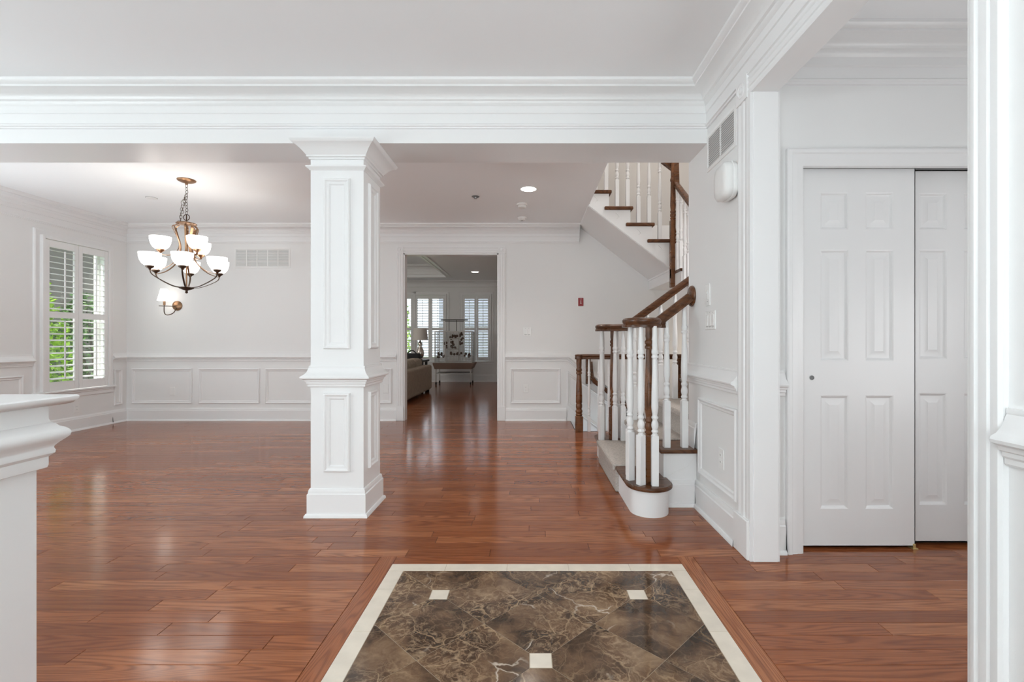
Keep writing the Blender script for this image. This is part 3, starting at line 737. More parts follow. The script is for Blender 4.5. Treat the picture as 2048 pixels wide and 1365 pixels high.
shutter_window('window_3', 'shuttered back room window behind the bird cage', MBk, W3[0], W3[1], Z0b, Z1b, 2, 1.42, 11, 10, math.radians(-22))
shutter_window('window_4', 'shuttered back room window left of the lamp', MBk, W4[0], W4[1], Z0b, Z1b, 2, 1.42, 11, 10, math.radians(-8))

# sofa with its back to the doorway
def rbox(name, b, matl, parent, bev=.04, seg=3):
    o = MB().box(*b).build(name, matl, parent, smooth=60)
    md = o.modifiers.new('round', 'BEVEL'); md.width = bev; md.segments = seg; return o
sf = thing('sofa', 'beige upholstered sofa seen from behind in the back room', 'sofa', (-2.58, 9.4, 0))
rbox('base', (-3.05, -2.15, 8.36, 10.48, .05, .40), M_SOFA, sf, .03)
rbox('backrest', (-2.34, -2.12, 8.33, 10.5, .06, .585), M_SOFA, sf, .045)
rbox('arm', (-3.06, -2.30, 8.33, 8.55, .06, .575), M_SOFA, sf, .045); rbox('arm', (-3.06, -2.30, 10.28, 10.5, .06, .575), M_SOFA, sf, .045)
for i in range(3):
    y0 = 8.57+i*.57; rbox('seat_cushion', (-3.08, -2.50, y0, y0+.56, .38, .52), M_SOFA, sf, .04)
    rbox('back_cushion', (-2.56, -2.27, y0, y0+.56, .48, .74), M_SOFA, sf, .09, 4)
for i, (x, y_) in enumerate(((-3.0, 8.4), (-2.2, 8.4), (-3.0, 10.42), (-2.2, 10.42))): MB().box(x-.03, x+.03, y_-.03, y_+.03, 0, .07).build('foot', M_BLACK, sf)
# end table and lamp
et = thing('end_table', 'dark wooden end table under the glass table lamp', 'table', (-2.65, 10.82, 0))
rbox('tabletop', (-3.0, -2.30, 10.52, 11.1, .64, .68), M_CAGE_D, et, .008)
for x in (-2.97, -2.39):
    for y_ in (10.6, 11.02): MB().box(x, x+.05, y_, y_+.05, 0, .64).build('leg', M_CAGE_D, et, smooth=0)
bg_ = thing('handbag', 'black soft handbag on the end table in front of the lamp', 'bag', (-2.57, 10.63, .68))
rbox('body', (-2.78, -2.40, 10.55, 10.69, .681, .83), M_BLACK, bg_, .05, 4)
MB().tube([(-2.70+.22*k/12, 10.62, .81+.085*math.sin(PI*k/12)) for k in range(13)], .012, 8).build('handle', M_BLACK, bg_)
lx, ly = px(840, 10.9), 10.92
lp = thing('table_lamp', 'table lamp with mercury glass gourd base and pale drum shade', 'lamp', (lx, ly, .68))
MB().lathe([(.05, .68), (.055, .69), (.05, .70), (.045, .71), (.07, .74), (.085, .79), (.09, .83), (.08, .89), (.055, .94), (.04, .97), (.038, .99), (.046, 1.02), (.046, 1.05), (.03, 1.08), (.02, 1.10), (.015, 1.12)], (lx, ly, 0), 24).build('lamp_base', M_MERC, lp)
MB().tube([(lx, ly, 1.11), (lx, ly, 1.30)], .008).build('stem', M_CHROME, lp)
sh = MB(); n = 28
sh.add([(lx+r*math.cos(2*PI*k/n), ly+r*math.sin(2*PI*k/n), z) for r, z in ((.178, 1.12), (.145, 1.385), (.142, 1.385), (.175, 1.12)) for k in range(n)], [(i*n+k, i*n+(k+1) % n, ((i+1) % 4)*n+(k+1) % n, ((i+1) % 4)*n+k) for i in range(4) for k in range(n)])
sh.build('lamp_shade', M_SHADE, lp)

# bird cage on wheeled stand
CY0, CY1 = 12.0, 12.55
cX0, cX1 = px(871.5, 12.1), px(944, 12.1)
cg = thing('bird_cage', 'grey wire bird cage with play top on a wheeled stand', 'bird cage', ((cX0+cX1)/2, 12.27, 0))
bars = MB()
for i in range(25):
    x = cX0+(cX1-cX0)*i/24
    for y_ in (CY0, CY1): bars.tube([(x, y_, .55), (x, y_, 1.33)], .0022, 4)
for i in range(13):
    y_ = CY0+(CY1-CY0)*i/12
    for x in (cX0, cX1): bars.tube([(x, y_, .55), (x, y_, 1.33)], .0022, 4)
bars.build('wire_bars', M_CAGE, cg)
fr = MB()
for x in (cX0, cX1):
    for y_ in (CY0, CY1): fr.box(x-.012, x+.012, y_-.012, y_+.012, .55, 1.35)
for z in (.56, 1.34):
    for y_ in (CY0, CY1): fr.box(cX0, cX1, y_-.01, y_+.01, z-.01, z+.01)
    for x in (cX0, cX1): fr.box(x-.01, x+.01, CY0, CY1, z-.01, z+.01)
for z in (.72, .95): fr.box(cX0, cX1, CY0-.004, CY0+.004, z-.004, z+.004)
fr.build('frame', M_CAGE, cg, smooth=0)
dX0, dX1 = px(891, 12), px(918, 12)
dr = MB()
for a, b_, z0, z1 in ((dX0-.012, dX0+.012, .57, 1.32), (dX1-.012, dX1+.012, .57, 1.32)): dr.box(a, b_, CY0-.02, CY0-.004, z0, z1)
for z in (.60, .90, 1.16): dr.box(dX0, dX1, CY0-.02, CY0-.004, z-.014, z+.014)
dr.build('door', M_CAGE, cg, smooth=0)
pt = MB()
pX0, pX1 = px(881, 12.2), px(935, 12.2)
pt.tube([(pX0, 12.27, 1.64), (pX1, 12.27, 1.64)], .014)
for x in (px(898, 12.27), px(913, 12.27)): pt.tube([(x, 12.27, 1.34), (x, 12.27, 1.64)], .008)
pt.tube([(pX0+.1, 12.27, 1.60), (pX1-.1, 12.27, 1.60)], .006)
pt.build('play_perch', M_CAGE_D, cg)
tr = MB(); a, b_ = px(866, 12), px(948, 12)
tr.prism_y([(cX0, .40), (cX1, .40), (b_, .53), (b_, .555), (a, .555), (a, .53)], CY0-.06, CY1+.06); tr.build('tray', M_WOODTRAY, cg, smooth=0)
for x in (cX0+.02, cX1-.03):
    for y_ in (CY0+.03, CY1-.03):
        MB().box(x-.012, x+.012, y_-.012, y_+.012, .07, .42).build('leg', M_CAGE, cg, smooth=0)
        MB().lathe([(.001, -.014), (.034, -.014), (.036, 0), (.034, .014), (.001, .014)], (x, y_, .036), 14, 'X').build('caster', M_BLACK, cg)
MB().box(cX0+.02, cX1-.03, CY0+.03, CY1-.03, .275, .30).build('shelf', M_CAGE, cg, smooth=0)
toy_me = MB().lathe([(.001, -.034), (.024, -.022), (.032, 0), (.022, .022), (.001, .034)], (0, 0, 0), 8).mesh('toy', M_TOY)
random.seed(11)
for (x, z, wd, h) in ((884, .74, .22, .10), (905, 1.08, .12, .28), (900, .98, .3, .16), (922, 1.15, .09, .3), (936, .74, .2, .08), (913, .78, .28, .06), (904, 1.22, .26, .05)):
    for k in range(9):
        put(toy_me, 'toy', cg, (px(x, 12.25)+random.uniform(-wd/2, wd/2), 12.25+random.uniform(-.06, .06), z+random.uniform(-h/2, h/2)))
random.seed(12)

# ------------------------------------------------------------------ stairs
RISE = .1925
st = thing('staircase', 'lower stair flight with white risers, oak treads and beige carpet runner', 'staircase', (.9, 3.9, 0))
X0 = .65; RUN = .26
def half_round(cx_, cy_, r, y_back, inset=0, n=14):
    r -= inset
    return [(cx_-r, y_back)]+[(cx_-r*math.cos(PI*i/n), cy_-r*math.sin(PI*i/n)*1.02) for i in range(n+1)]+[(cx_+r, y_back)]
# starting step with a rounded end at each side
sc_x, r1 = .785, .150
poly = half_round(sc_x, 3.145, r1, 3.9); near1 = [(x, y_) for x, y_ in poly]
polyf = [(x, 7.80-y_) for x, y_ in poly]
def tread(poly, z, name='tread'):
    o = MB().prism(poly, z-.028, z).build(name, M_STAIROAK, st, smooth=40); md = o.modifiers.new('nose', 'BEVEL'); md.width = .010; md.segments = 3; md.limit_method = 'ANGLE'; md.angle_limit = 1.0; return o
tread(poly[:-1]+[(sc_x+r1, 3.245), (.93, 3.9)], RISE); tread([(sc_x-r1, 3.9)]+[(.93, 3.9), (sc_x+r1, 4.43)]+polyf[1:-1][::-1], RISE)
bd = half_round(sc_x, 3.145, r1, 3.9, .026); MB().prism(bd[:-1]+[(.92, 3.22), (.92, 3.9)], 0, RISE-.026).build('riser', M_TRIM, st)
bf = [(x, 7.80-y_) for x, y_ in bd]; MB().prism([(sc_x-r1+.026, 3.9), (.92, 3.9), (.92, 4.5)]+bf[1:-1][::-1], 0, RISE-.026).build('riser', M_TRIM, st)
YN, YFAR = 3.245, 4.46
for i in range(2, 7):
    xa = X0+(i-1)*RUN; xb = xa+RUN; z = RISE*i
    yn = YN if i == 2 else YE+.003
    if i == 2:
        xr_ = XR-.002
        MB().box(xa, xr_, yn, YE+.01, 0, z-.026).build('stringer', M_TRIM, st, smooth=0); MB().box(xa, 2.2, YE+.01, YFAR, 0, z-.026).build('riser', M_TRIM, st, smooth=0)
        tread([(xa-.03, yn-.028), (xr_+.008, yn-.028), (xr_+.008, 3.32), (xr_, YE+.004), (xb, YE+.004), (xb, YFAR+.02), (xa-.03, YFAR+.02)], z)
    else:
        MB().box(xa, 2.2, yn, YFAR, z-RISE-.02, z-.026).build('riser', M_TRIM, st, smooth=0)
        xe_ = xb if i < 6 else 2.84
        tread([(xa-.03, yn), (xe_, yn), (xe_, YFAR+.02), (xa-.03, YFAR+.02)], z)
# base moulding along the side of the second step
MB().sweep([(XR-.02, YN, 0), (.93, YN, 0)], (0, 0, 1), PROF_BASE).build('base_moulding', M_TRIM, st)
# cable-like caulk line on the stringer
MB().tube([(XR-.012, YN-.003, .315), (1.10, YN-.003, .305), (1.07, YN-.003, .265), (1.03, YN-.003, .245), (.97, YN-.003, .222), (.95, YN-.003, .205)], .0015, 6).build('thin_wire', M_PLATE, st)
# carpet runner
CYN, CYF = 3.535, 4.40
cp = MB(); th = .012
for i in range(1, 6):
    xa = X0+(i-1)*RUN; z = RISE*i; nose = -.042 if i > 1 else -.032
    cn = CYN
    cp.cbox(xa+nose, xa+RUN+.01, cn, CYF, z-.034, z+th, .008)
    cp.cbox(xa-th-(.0 if i > 1 else .0), xa+.02, cn, CYF, z-RISE+.003, z-.02, .004)
cpo = cp.build('carpet_runner', M_CARPET, st)

# turned baluster meshes (shared for equal heights)
def sqpost(m, s, z0, z1): m.cbox(-s/2, s/2, -s/2, s/2, z0, z1, .002)
_bal = {}
def baluster_mesh(h, s=.044, matl=None, sqh=.32, k=1.0):
    matl = matl or M_TRIM
    key = (round(h, 3), s, matl.name, sqh)
    if key in _bal: return _bal[key]
    m = MB(); sqpost(m, s, 0, sqh)
    t = h-sqh
    def zz(q): return sqh+q
    low = [(.020, 0), (.020, .006), (.0145, .012), (.0145, .016), (.0215, .022), (.0215, .030), (.016, .038), (.0215, .055), (.0225, .068), (.0205, .082), (.0150, .096), (.0150, .102), (.0215, .110), (.0215, .118), (.0150, .126), (.0150, .132), (.019, .150), (.0225, .180)]
    r = s/.044
    pr = [(a*r*k, zz(b)) for a, b in low]
    up = max(.62*t+.05, .25)
    pr += [(.0215*r*k, zz(.18+(up-.18)*.3)), (.0175*r*k, zz(.18+(up-.18)*.7)), (.0150*r*k, zz(up)), (.0150*r*k, zz(up+.006)), (.0215*r*k, zz(up+.014)), (.0215*r*k, zz(up+.022)), (.0160*r*k, zz(up+.030)), (.0215*r*k, zz(up+.044)), (.0215*r*k, zz(up+.056)), (.0165*r*k, zz(up+.064)), (.0175*r*k, zz(up+.075))]
    pr += [(.0165*r*k, sqh+up+.075+(t-up-.075)*.4), (.0120*r*k, h)]
    m.lathe(pr, (0, 0, 0), 14)
    _bal[key] = m.mesh('baluster', matl, 40); return _bal[key]
_new = {}
def newel_mesh(h, s=.058, sqh=.30):
    key = (round(h, 3), s)
    if key in _new: return _new[key]
    m = MB(); sqpost(m, s, 0, sqh); q = s/.058; t = h-sqh
    pr = [(.024, 0), (.024, .006), (.019, .012), (.026, .020), (.026, .028), (.019, .036), (.026, .052), (.027, .064), (.024, .078), (.019, .088), (.026, .096), (.026, .106), (.020, .114), (.021, .13), (.0265, .17), (.026, .25), (.0235, .38), (.0185, .54), (.018, .555), (.026, .563), (.026, .574), (.019, .582), (.026, .594), (.026, .606), (.019, .616), (.022, .64), (.022, .70)]
    kz = t/.70
    m.lathe([(a*q, sqh+b*kz) for a, b in pr], (0, 0, 0), 18)
    _new[key] = m.mesh('newel_post', M_NEWEL, 40); return _new[key]
RAILP = [(-.030, 0), (.030, 0), (.031, .012), (.024, .022), (.030, .034), (.030, .046), (.022, .056), (.008, .061), (-.008, .061), (-.022, .056), (-.030, .046), (-.030, .034), (-.024, .022), (-.031, .012)]
def rail_sweep(mb, pts):                           # path in an X-Z plane (constant Y); profile across Y and up
    P = [Vector(p) for p in pts]; k = len(RAILP); vs, fs = [], []
    for i, p in enumerate(P):
        t1 = (p-P[i-1]).normalized() if i else (P[1]-p).normalized()
        t2 = (P[i+1]-p).normalized() if i < len(P)-1 else t1
        tt = (t1+t2).normalized(); side = Vector((0, 0, 1)).cross(tt)
        side = side.normalized() if side.length > .1 else Vector((0, 1, 0))
        up = tt.cross(side); sc = 1/max(.5, math.sqrt((1+t1.dot(t2))/2))
        for a, b in RAILP: vs.append(p+side*a+up*b*sc)
    for i in range(len(P)-1):
        for q in range(k): fs.append((i*k+q, i*k+(q+1) % k, (i+1)*k+(q+1) % k, (i+1)*k+q))
    fs += [tuple(range(k-1, -1, -1)), tuple(range((len(P)-1)*k, len(P)*k))]
    mb.add(vs, fs); return mb
def volute_railing(label, yv, yr, xend, zend, baluster_list, newel_x, rosette_end):
    rl = thing('stair_railing', label, 'stair railing', (newel_x, yv, RISE), 'railings of the lower stair flight')
    zb = 1.205
    m = MB(); ctr = (newel_x-.035, yv)
    # scrolled volute: rail profile wound one and a quarter turns
    pts = []
    sgn = 1 if yr > yv else -1
    pts.append((.93, yr, zb))
    for i in range(0, 25):
        a = PI/2+PI*2*1.0*i/24
        rad = .115-.065*i/24
        pts.append((ctr[0]+.01+rad*1.12*math.cos(a), yv+sgn*(rad*math.sin(a)+(abs(yr-yv)-.115)*(1-i/24)), zb))
    rail_sweep(m, pts)
    m.lathe([(.058, zb), (.062, zb+.012), (.058, zb+.022), (.062, zb+.046), (.05, zb+.058), (.001, zb+.060)], (ctr[0]+.005, yv, 0), 20)
    m2 = rail_sweep(MB(), [(.74, yr, zb), (.86, yr, zb+.002), (.90, yr, zb+.016), (xend, yr, zend)])
    m.add(m2.v, m2.f)
    m.build('handrail', M_STAIROAK, rl)
    if rosette_end:
        MB().lathe([(.001, 0), (.070, 0), (.073, -.006), (.070, -.014), (.060, -.020), (.001, -.021)], (XR-.0005, yr+.035, zend+.035), 28, 'X').build('rosette', M_STAIROAK, rl)
    put(newel_mesh(zb-RISE+.004), 'newel_post', rl, (newel_x, yv, RISE), .2)
    for (bx, by, zt_, rz) in baluster_list:
        top = zb if bx < .88 else zb+.016+(bx-.90)*(zend-zb-.016)/(xend-.90)
        put(baluster_mesh(top-zt_+.006), 'baluster', rl, (bx, by, zt_), rz)
    return rl
NX = .785
volute_railing('near oak stair railing with white turned balusters, ending at a wall rosette', 3.145, 3.295, XR-.014, 1.392,
    [(.672, 3.185, RISE, .3), (.718, 3.080, RISE, .5), (.803, 3.062, RISE, -.1), (.69, 3.29, RISE, .2), (.815, 3.265, RISE, 0), (.945, 3.295, 2*RISE, 0), (1.066, 3.295, 2*RISE, 0)], NX, True)
volute_railing('far oak stair railing of the lower flight, with white turned balusters', 4.50, 4.375, 1.95, 1.205+.016+1.05*.735,
    [(.672, 4.455, RISE, .3), (.70, 4.56, RISE, -.5), (.79, 4.41, RISE, .1), (.84, 4.56, RISE, .1), (.86, 4.39, RISE, 0), (.96, 4.375, 2*RISE, 0), (1.08, 4.375, 2*RISE, 0), (1.20, 4.375, 3*RISE, 0), (1.33, 4.375, 3*RISE, 0), (1.46, 4.375, 4*RISE, 0), (1.59, 4.375, 4*RISE, 0), (1.72, 4.375, 5*RISE, 0), (1.84, 4.375, 5*RISE, 0)], NX, False)

# middle flight (rises away from the camera) and upper flight (rises to the left along the back wall)
us = thing('upper_staircase', 'upper stair flight with oak treads and white scrolled stringer under the ceiling opening', 'staircase', (1.7, 5.9, 1.155))
UY = 5.655; MX = 1.70
for i in range(7, 11):
    z = RISE*i; ya = 4.60+(i-7)*.262; yb = ya+.262
    MB().box(MX+.02, XS-.01, ya, yb+.02, z-RISE-.16, z-.026).build('riser', M_TRIM, us, smooth=0)
    o = MB().box(MX-.012, XS-.01, ya-.03, yb, z-.03, z).build('tread', M_STAIROAK, us, smooth=0)
LZ = 11*RISE
MB().box(1.665, XS-.01, UY, YF-.003, 1.82, LZ-.03).build('landing', M_TRIM, us, smooth=0)
MB().box(1.70, XS-.01, UY-.02, YF-.003, LZ-.03, LZ).build('tread', M_STAIROAK, us, smooth=0)
MB().box(1.655, 1.665, UY, YF-.003, 1.94, 1.962).build('fascia_moulding', M_TRIM, us, smooth=0)
UR = .2525
for i in range(12, 17):
    z = RISE*i; xb = 1.73-(i-12)*UR; xa = xb-UR-.03          # nosing faces +x
    o = MB().cbox(xa-.055 if i < 16 else xa+.18, xb, UY-.028, YF-.003, z-.040, z, .008).build('tread', M_STAIROAK, us)
    xs_ = xb-.03
    MB().box(xs_-.016, xs_, UY+.003, YF-.003, z-RISE, z-.03).build('riser', M_TRIM, us, smooth=0)
# side stringer following steps
pts = [(1.66, 1.985)]
for i in range(12, 16):
    z = RISE*i-.03; xb = 1.70-(i-12)*UR
    pts += [(xb if i > 12 else 1.66, (RISE*(i-1)-.03) if i > 12 else 2.20), (xb if i > 12 else 1.66, z)]
pts += [(.72, RISE*15-.03), (.72, 2.70)]
st_m = MB().prism_y(pts[::-1], UY, UY+.02); st_m.build('stringer', M_TRIM, us, smooth=0)
MB().prism_y([(.70, 2.70), (1.665, 1.96), (1.665, 2.0), (.70, 2.74)], UY+.004, YF-.003).build('soffit', M_WALL, us, smooth=0)
MB().prism_y([(.705, 2.705), (1.66, 1.972), (1.66, 1.985), (.705, 2.718)], UY-.008, UY+.004).build('stringer_bead', M_TRIM, us, smooth=0)
# scroll brackets on the stringer
for i in range(12, 16):
    z = RISE*i-.035; xb = 1.70-(i-12)*UR
    q = MB(); bx = xb-.20
    q.tube([(bx+.02+.03*math.sin(a*1.0)*1.0+a*.012, UY-.002, z-.045-.028*a*.6+.012*math.cos(a*2)) for a in [k*.35 for k in range(12)]], .0035, 6)
    q.build('scroll_bracket', M_TRIM, us)
# wall skirt
sk = [(1.75, LZ), (1.75, LZ+.30), (.60, LZ+.30+1.15*RISE/UR), (.60, LZ+1.15*RISE/UR)]
MB().prism_y(sk, YF-.022, YF-.004).build('wall_skirt', M_TRIM, us, smooth=0)
# middle flight side: stringer face
ms = [(5.66, 1.80), (5.66, LZ-.04), (5.65, LZ-.04)]
mm = MB(); ypts = [(4.58, .95), (5.66, 1.76)]
poly = [(4.58, .98), (5.66, 1.78), (5.66, 10*RISE-.03)]
for i in range(10, 6, -1):
    ya = 4.60+(i-7)*.262; poly += [(ya, RISE*i-.03), (ya, RISE*(i-1)-.03)]
n = len(poly); mm.add([(MX+.002, y_, z) for y_, z in poly]+[(MX+.02, y_, z) for y_, z in poly], [tuple(range(n)), tuple(range(2*n-1, n-1, -1))]+[(i, (i+1) % n, n+(i+1) % n, n+i) for i in range(n)])
mm.build('stringer', M_TRIM, us, smooth=0)
ur = thing('upper_railing', 'oak newel and white balusters of the upper stair flights', 'stair railing', (1.685, UY, LZ))
nm = MB(); nm.cbox(-.033, .033, -.033, .033, -.36, .43, .003)
nm.lathe([(q, z-.12) for q, z in ((.033, .55), (.026, .556), (.034, .565), (.034, .575), (.026, .583), (.034, .60), (.034, .62), (.027, .63), (.034, .645), (.034, .655), (.028, .665), (.033, .72), (.028, .95), (.026, 1.0), (.034, 1.01), (.034, 1.03), (.026, 1.05), (.026, 1.57))], (0, 0, 0), 18)
put(nm.mesh('newel_post', M_NEWEL, 40), 'newel_post', ur, (1.688, UY-.03, LZ-.02))
MB().cbox(1.655, 1.69, UY-.065, UY-.01, 1.84, 1.96, .004).build('newel_drop', M_NEWEL, ur)
for i in range(12, 17):
    z = RISE*i; xb = 1.73-(i-12)*UR
    for k_ in (.05, .175):
        if i == 12 and k_ < .1: continue
        bxx = xb-k_-.01
        h = .86+(xb-bxx-.02)*RISE/UR
        put(baluster_mesh(round(h, 2)), 'baluster', ur, (bxx, UY+.02, z))
rail_sweep(MB(), [(1.70, UY+.02, RISE*12+.87-.06), (.75, UY+.02, RISE*12+.87-.06+.95*RISE/UR)]).build('handrail', M_STAIROAK, ur)
def rail_y(mb, pts):
    P = [Vector(p) for p in pts]; k = len(RAILP); vs = []; fs = []
    for p in P:
        for a, b in RAILP: vs.append(p+Vector((a, 0, b)))
    for i in range(len(P)-1):
        for q in range(k): fs.append((i*k+q, i*k+(q+1) % k, (i+1)*k+(q+1) % k, (i+1)*k+q))
    fs += [tuple(range(k-1, -1, -1)), tuple(range((len(P)-1)*k, len(P)*k))]
    mb.add(vs, fs); return mb
zr = 2.90
rail_y(MB(), [(MX+.02, UY-.03, 3.55), (MX+.02, UY-.055, 3.10), (MX+.02, UY-.075, zr), (MX+.02, 4.65, zr-.735*(UY-.075-4.65))]).build('handrail', M_STAIROAK, ur)
for i in range(7, 11):
    z = RISE*i; ya = 4.60+(i-7)*.262
    for k_ in (.045, .17):
        by = ya+k_; top = zr-.735*(UY-.075-by)
        put(baluster_mesh(round(top-z+.02, 2)), 'baluster', ur, (MX+.02, by, z))

# guard rail around basement stair
GY = 5.885
gr = thing('guard_railing', 'low oak guard railing with white balusters around the basement stairwell', 'stair railing', (.62, GY, 0))
gm = MB(); gm.cbox(-.046, .046, -.046, .046, 0, .19, .004)
gm.lathe([(.044, .19), (.036, .196), (.044, .21), (.034, .225), (.043, .24), (.043, .26), (.033, .275), (.040, .30), (.040, .33), (.034, .345), (.040, .36), (.0395, .42), (.036, .55), (.030, .66), (.028, .70), (.037, .71), (.037, .725), (.030, .735), (.037, .75), (.037, .765), (.030, .78), (.033, .83), (.034, .90)], (0, 0, 0), 18)
gme = gm.mesh('newel_post', M_NEWEL, 40)
put(gme, 'newel_post', gr, (px(1158, GY), GY, 0)); put(gme, 'newel_post', gr, (px(1357, GY), GY, 0))
g = rail_sweep(MB(), [(px(1158, GY)-.02, GY, .888), (2.4, GY, .888)])
g.lathe([(.001, .884), (.048, .886), (.052, .90), (.048, .915), (.052, .935), (.044, .945), (.001, .947)], (px(1158, GY), GY, 0), 20)
g.build('handrail', M_STAIROAK, gr)
x = px(1178, GY)
gb = baluster_mesh(.892, s=.036, sqh=.18)
while x < 2.3:
    if abs(x-px(1357, GY)) > .06: put(gb, 'baluster', gr, (x, GY, 0))
    x += .122
# basement handrail on the back wall
bh = thing('basement_handrail', 'oak wall handrail sloping down into the basement stairwell', 'handrail', (.83, YF-.06, .85))
q = rail_sweep(MB(), [(px(1176, 6.61), 6.61, .82), (px(1176, 6.61)+.02, 6.61, .60), (px(1176, 6.61)+.07, 6.61, .53), (2.0, 6.61, .53-.76*1.12)])
q.build('rail', M_STAIROAK, bh)
MB().box(px(1172, 6.61), px(1181, 6.61), 6.585, YF-.002, .52, .86).build('wall_return', M_STAIROAK, bh, smooth=0)
bk = MB(); bk.tube([(1.32, 6.61, .20), (1.32, 6.64, .12), (1.32, YF-.006, .10)], .012); bk.build('bracket', M_BRONZE2, bh)

# ------------------------------------------------------------------ chandelier
HX, HY = px(373, 4.785), 4.785
ch = thing('chandelier', 'two tier bronze chandelier with lit white glass bowl shades', 'chandelier', (HX, HY, 1.6))
MB().lathe([(.08, ZC-.001), (.082, ZC-.006), (.075, ZC-.014), (.06, ZC-.022), (.03, ZC-.030), (.014, ZC-.034), (.012, ZC-.048), (.001, ZC-.05)], (HX, HY, 0), 28).build('canopy', M_BRONZE, ch)
def link(mb, c, rz, L=.036, W=.012, r=.0022, tilt=0):
    pts = []
    for k in range(16):
        a = 2*PI*k/16
        u_, z = W*math.cos(a), (L/2)*math.sin(a)
        pts.append((c[0]+u_*math.cos(rz)+tilt*math.sin(a)*L/2, c[1]+u_*math.sin(rz), c[2]+z))
    mb.tube(pts, r, 5, closed=True)
cm = MB(); z = ZC-.062; i = 0
while z > 2.37: link(cm, (HX+.003*math.sin(i), HY, z), (i % 2)*PI/2); z -= .030; i += 1
z = 2.56
while z > 2.30:                                    # spare chain hanging beside
    t_ = (2.58-z)/.28; link(cm, (HX-.012-.065*t_+.006*math.sin(i*2.1), HY+.01, z), (i % 2)*PI/2+.4); z -= .026; i += 1
cm.build('chain', M_BRONZE2, ch)
MB().tube([(HX-.03, HY, 2.53), (HX-.055, HY, 2.50), (HX-.05, HY, 2.46), (HX-.062, HY, 2.42), (HX-.045, HY, 2.40)], .002, 5).build('cord', M_BRONZE2, ch)
lp_ = MB(); lp_.tube([(HX+.03*math.cos(2*PI*k/18), HY, 2.345+.03*math.sin(2*PI*k/18)) for k in range(18)], .004, 6, closed=True); lp_.tube([(HX, HY, 2.37), (HX, HY, 2.29)], .006)
lp_.build('hanging_loop', M_BRONZE2, ch)
MB().lathe([(.001, 2.305), (.02, 2.303), (.05, 2.296), (.088, 2.285), (.09, 2.278), (.06, 2.27), (.001, 2.268)], (HX, HY, 0), 28).build('crown_plate', M_BRONZE, ch)
MB().tube([(HX, HY, 2.28), (HX, HY, 1.63)], .007, 8).build('stem', M_BRONZE, ch)
MB().lathe([(.001, 1.655), (.05, 1.652), (.068, 1.645), (.062, 1.636), (.03, 1.622), (.012, 1.616), (.010, 1.606), (.014, 1.600), (.010, 1.590), (.001, 1.586)], (HX, HY, 0), 24).build('bottom_plate', M_BRONZE2, ch)
def spline(P, n=7):
    P = [Vector(p) for p in P]; out = []
    for i in range(len(P)-1):
        p0, p1, p2, p3 = P[max(i-1, 0)], P[i], P[i+1], P[min(i+2, len(P)-1)]
        for k in range(n):
            t = k/n
            out.append(.5*((2*p1)+(p2-p0)*t+(2*p0-5*p1+4*p2-p3)*t*t+(3*p1-p0-3*p2+p3)*t**3))
    out.append(P[-1]); return out
def strap(mb, pts, wdt=.016, th=.005):             # flat band in a vertical plane through the axis
    vs, fs = [], []
    for i, p in enumerate(pts):
        a, b = pts[max(i-1, 0)], pts[min(i+1, len(pts)-1)]
        t = (b-a).normalized(); rad = Vector((p.x-HX, p.y-HY, 0)); rad = rad.normalized() if rad.length > 1e-4 else Vector((1, 0, 0))
        sd_ = Vector((0, 0, 1)).cross(rad); nn = t.cross(sd_).normalized()
        for s1, s2 in ((-1, -1), (1, -1), (1, 1), (-1, 1)): vs.append(p+sd_*s1*wdt/2+nn*s2*th/2)
    for i in range(len(pts)-1):
        for k in range(4): fs.append((i*4+k, i*4+(k+1) % 4, (i+1)*4+(k+1) % 4, (i+1)*4+k))
    fs += [(3, 2, 1, 0), tuple(len(vs)-4+k for k in range(4))]
    mb.add(vs, fs)
def pol(a, r, z): return (HX+r*math.cos(a), HY+r*math.sin(a), z)
bowl = MB()
pr = [(.022, 0), (.050, .010), (.074, .035), (.090, .070), (.098, .110), (.101, .150), (.097, .150), (.094, .110), (.086, .072), (.070, .039), (.046, .014), (.001, .006)]
pr = [(r*.89, z*.84) for r, z in pr]
n = 28; bowl.add([(r*math.cos(2*PI*k/n), r*math.sin(2*PI*k/n), z) for r, z in pr for k in range(n)], [(i*n+k, i*n+(k+1) % n, (i+1)*n+(k+1) % n, (i+1)*n+k) for i in range(len(pr)-1) for k in range(n)])
bowl_me = bowl.mesh('glass_shade', M_GLOW, 50)
cup = MB().lathe([(.001, -.034), (.008, -.03), (.012, -.02), (.030, -.008), (.036, .004), (.034, .012), (.001, .012)], (0, 0, 0), 20)
cup_me = cup.mesh('shade_cup', M_BRONZE, 40); cup_me2 = cup.mesh('shade_cup', M_BRONZE2, 40)
RL, ZL, RU, ZU = .308, 1.815, .208, 2.0
VR = math.degrees(math.atan2(-HX, HY))             # turned so the arms read as in the photograph
LA = [math.radians(a+VR) for a in (-96, -36, 24, 84, 144, 204)]
UA = [math.radians(a+VR) for a in (-66, 54, 174)]
for a in UA:
    m = MB(); strap(m, spline([pol(a, .07, 2.268), pol(a, .115, 2.245), pol(a, .10, 2.20), pol(a, .068, 2.12), pol(a, .060, 2.05), pol(a, .09, 1.985), pol(a, .15, 1.955), pol(a, RU, ZU-.034)]), .022); m.build('upper_arm', M_BRONZE, ch)
    put(cup_me, 'shade_cup', ch, pol(a, RU, ZU)); put(bowl_me, 'glass_shade', ch, pol(a, RU, ZU+.004))
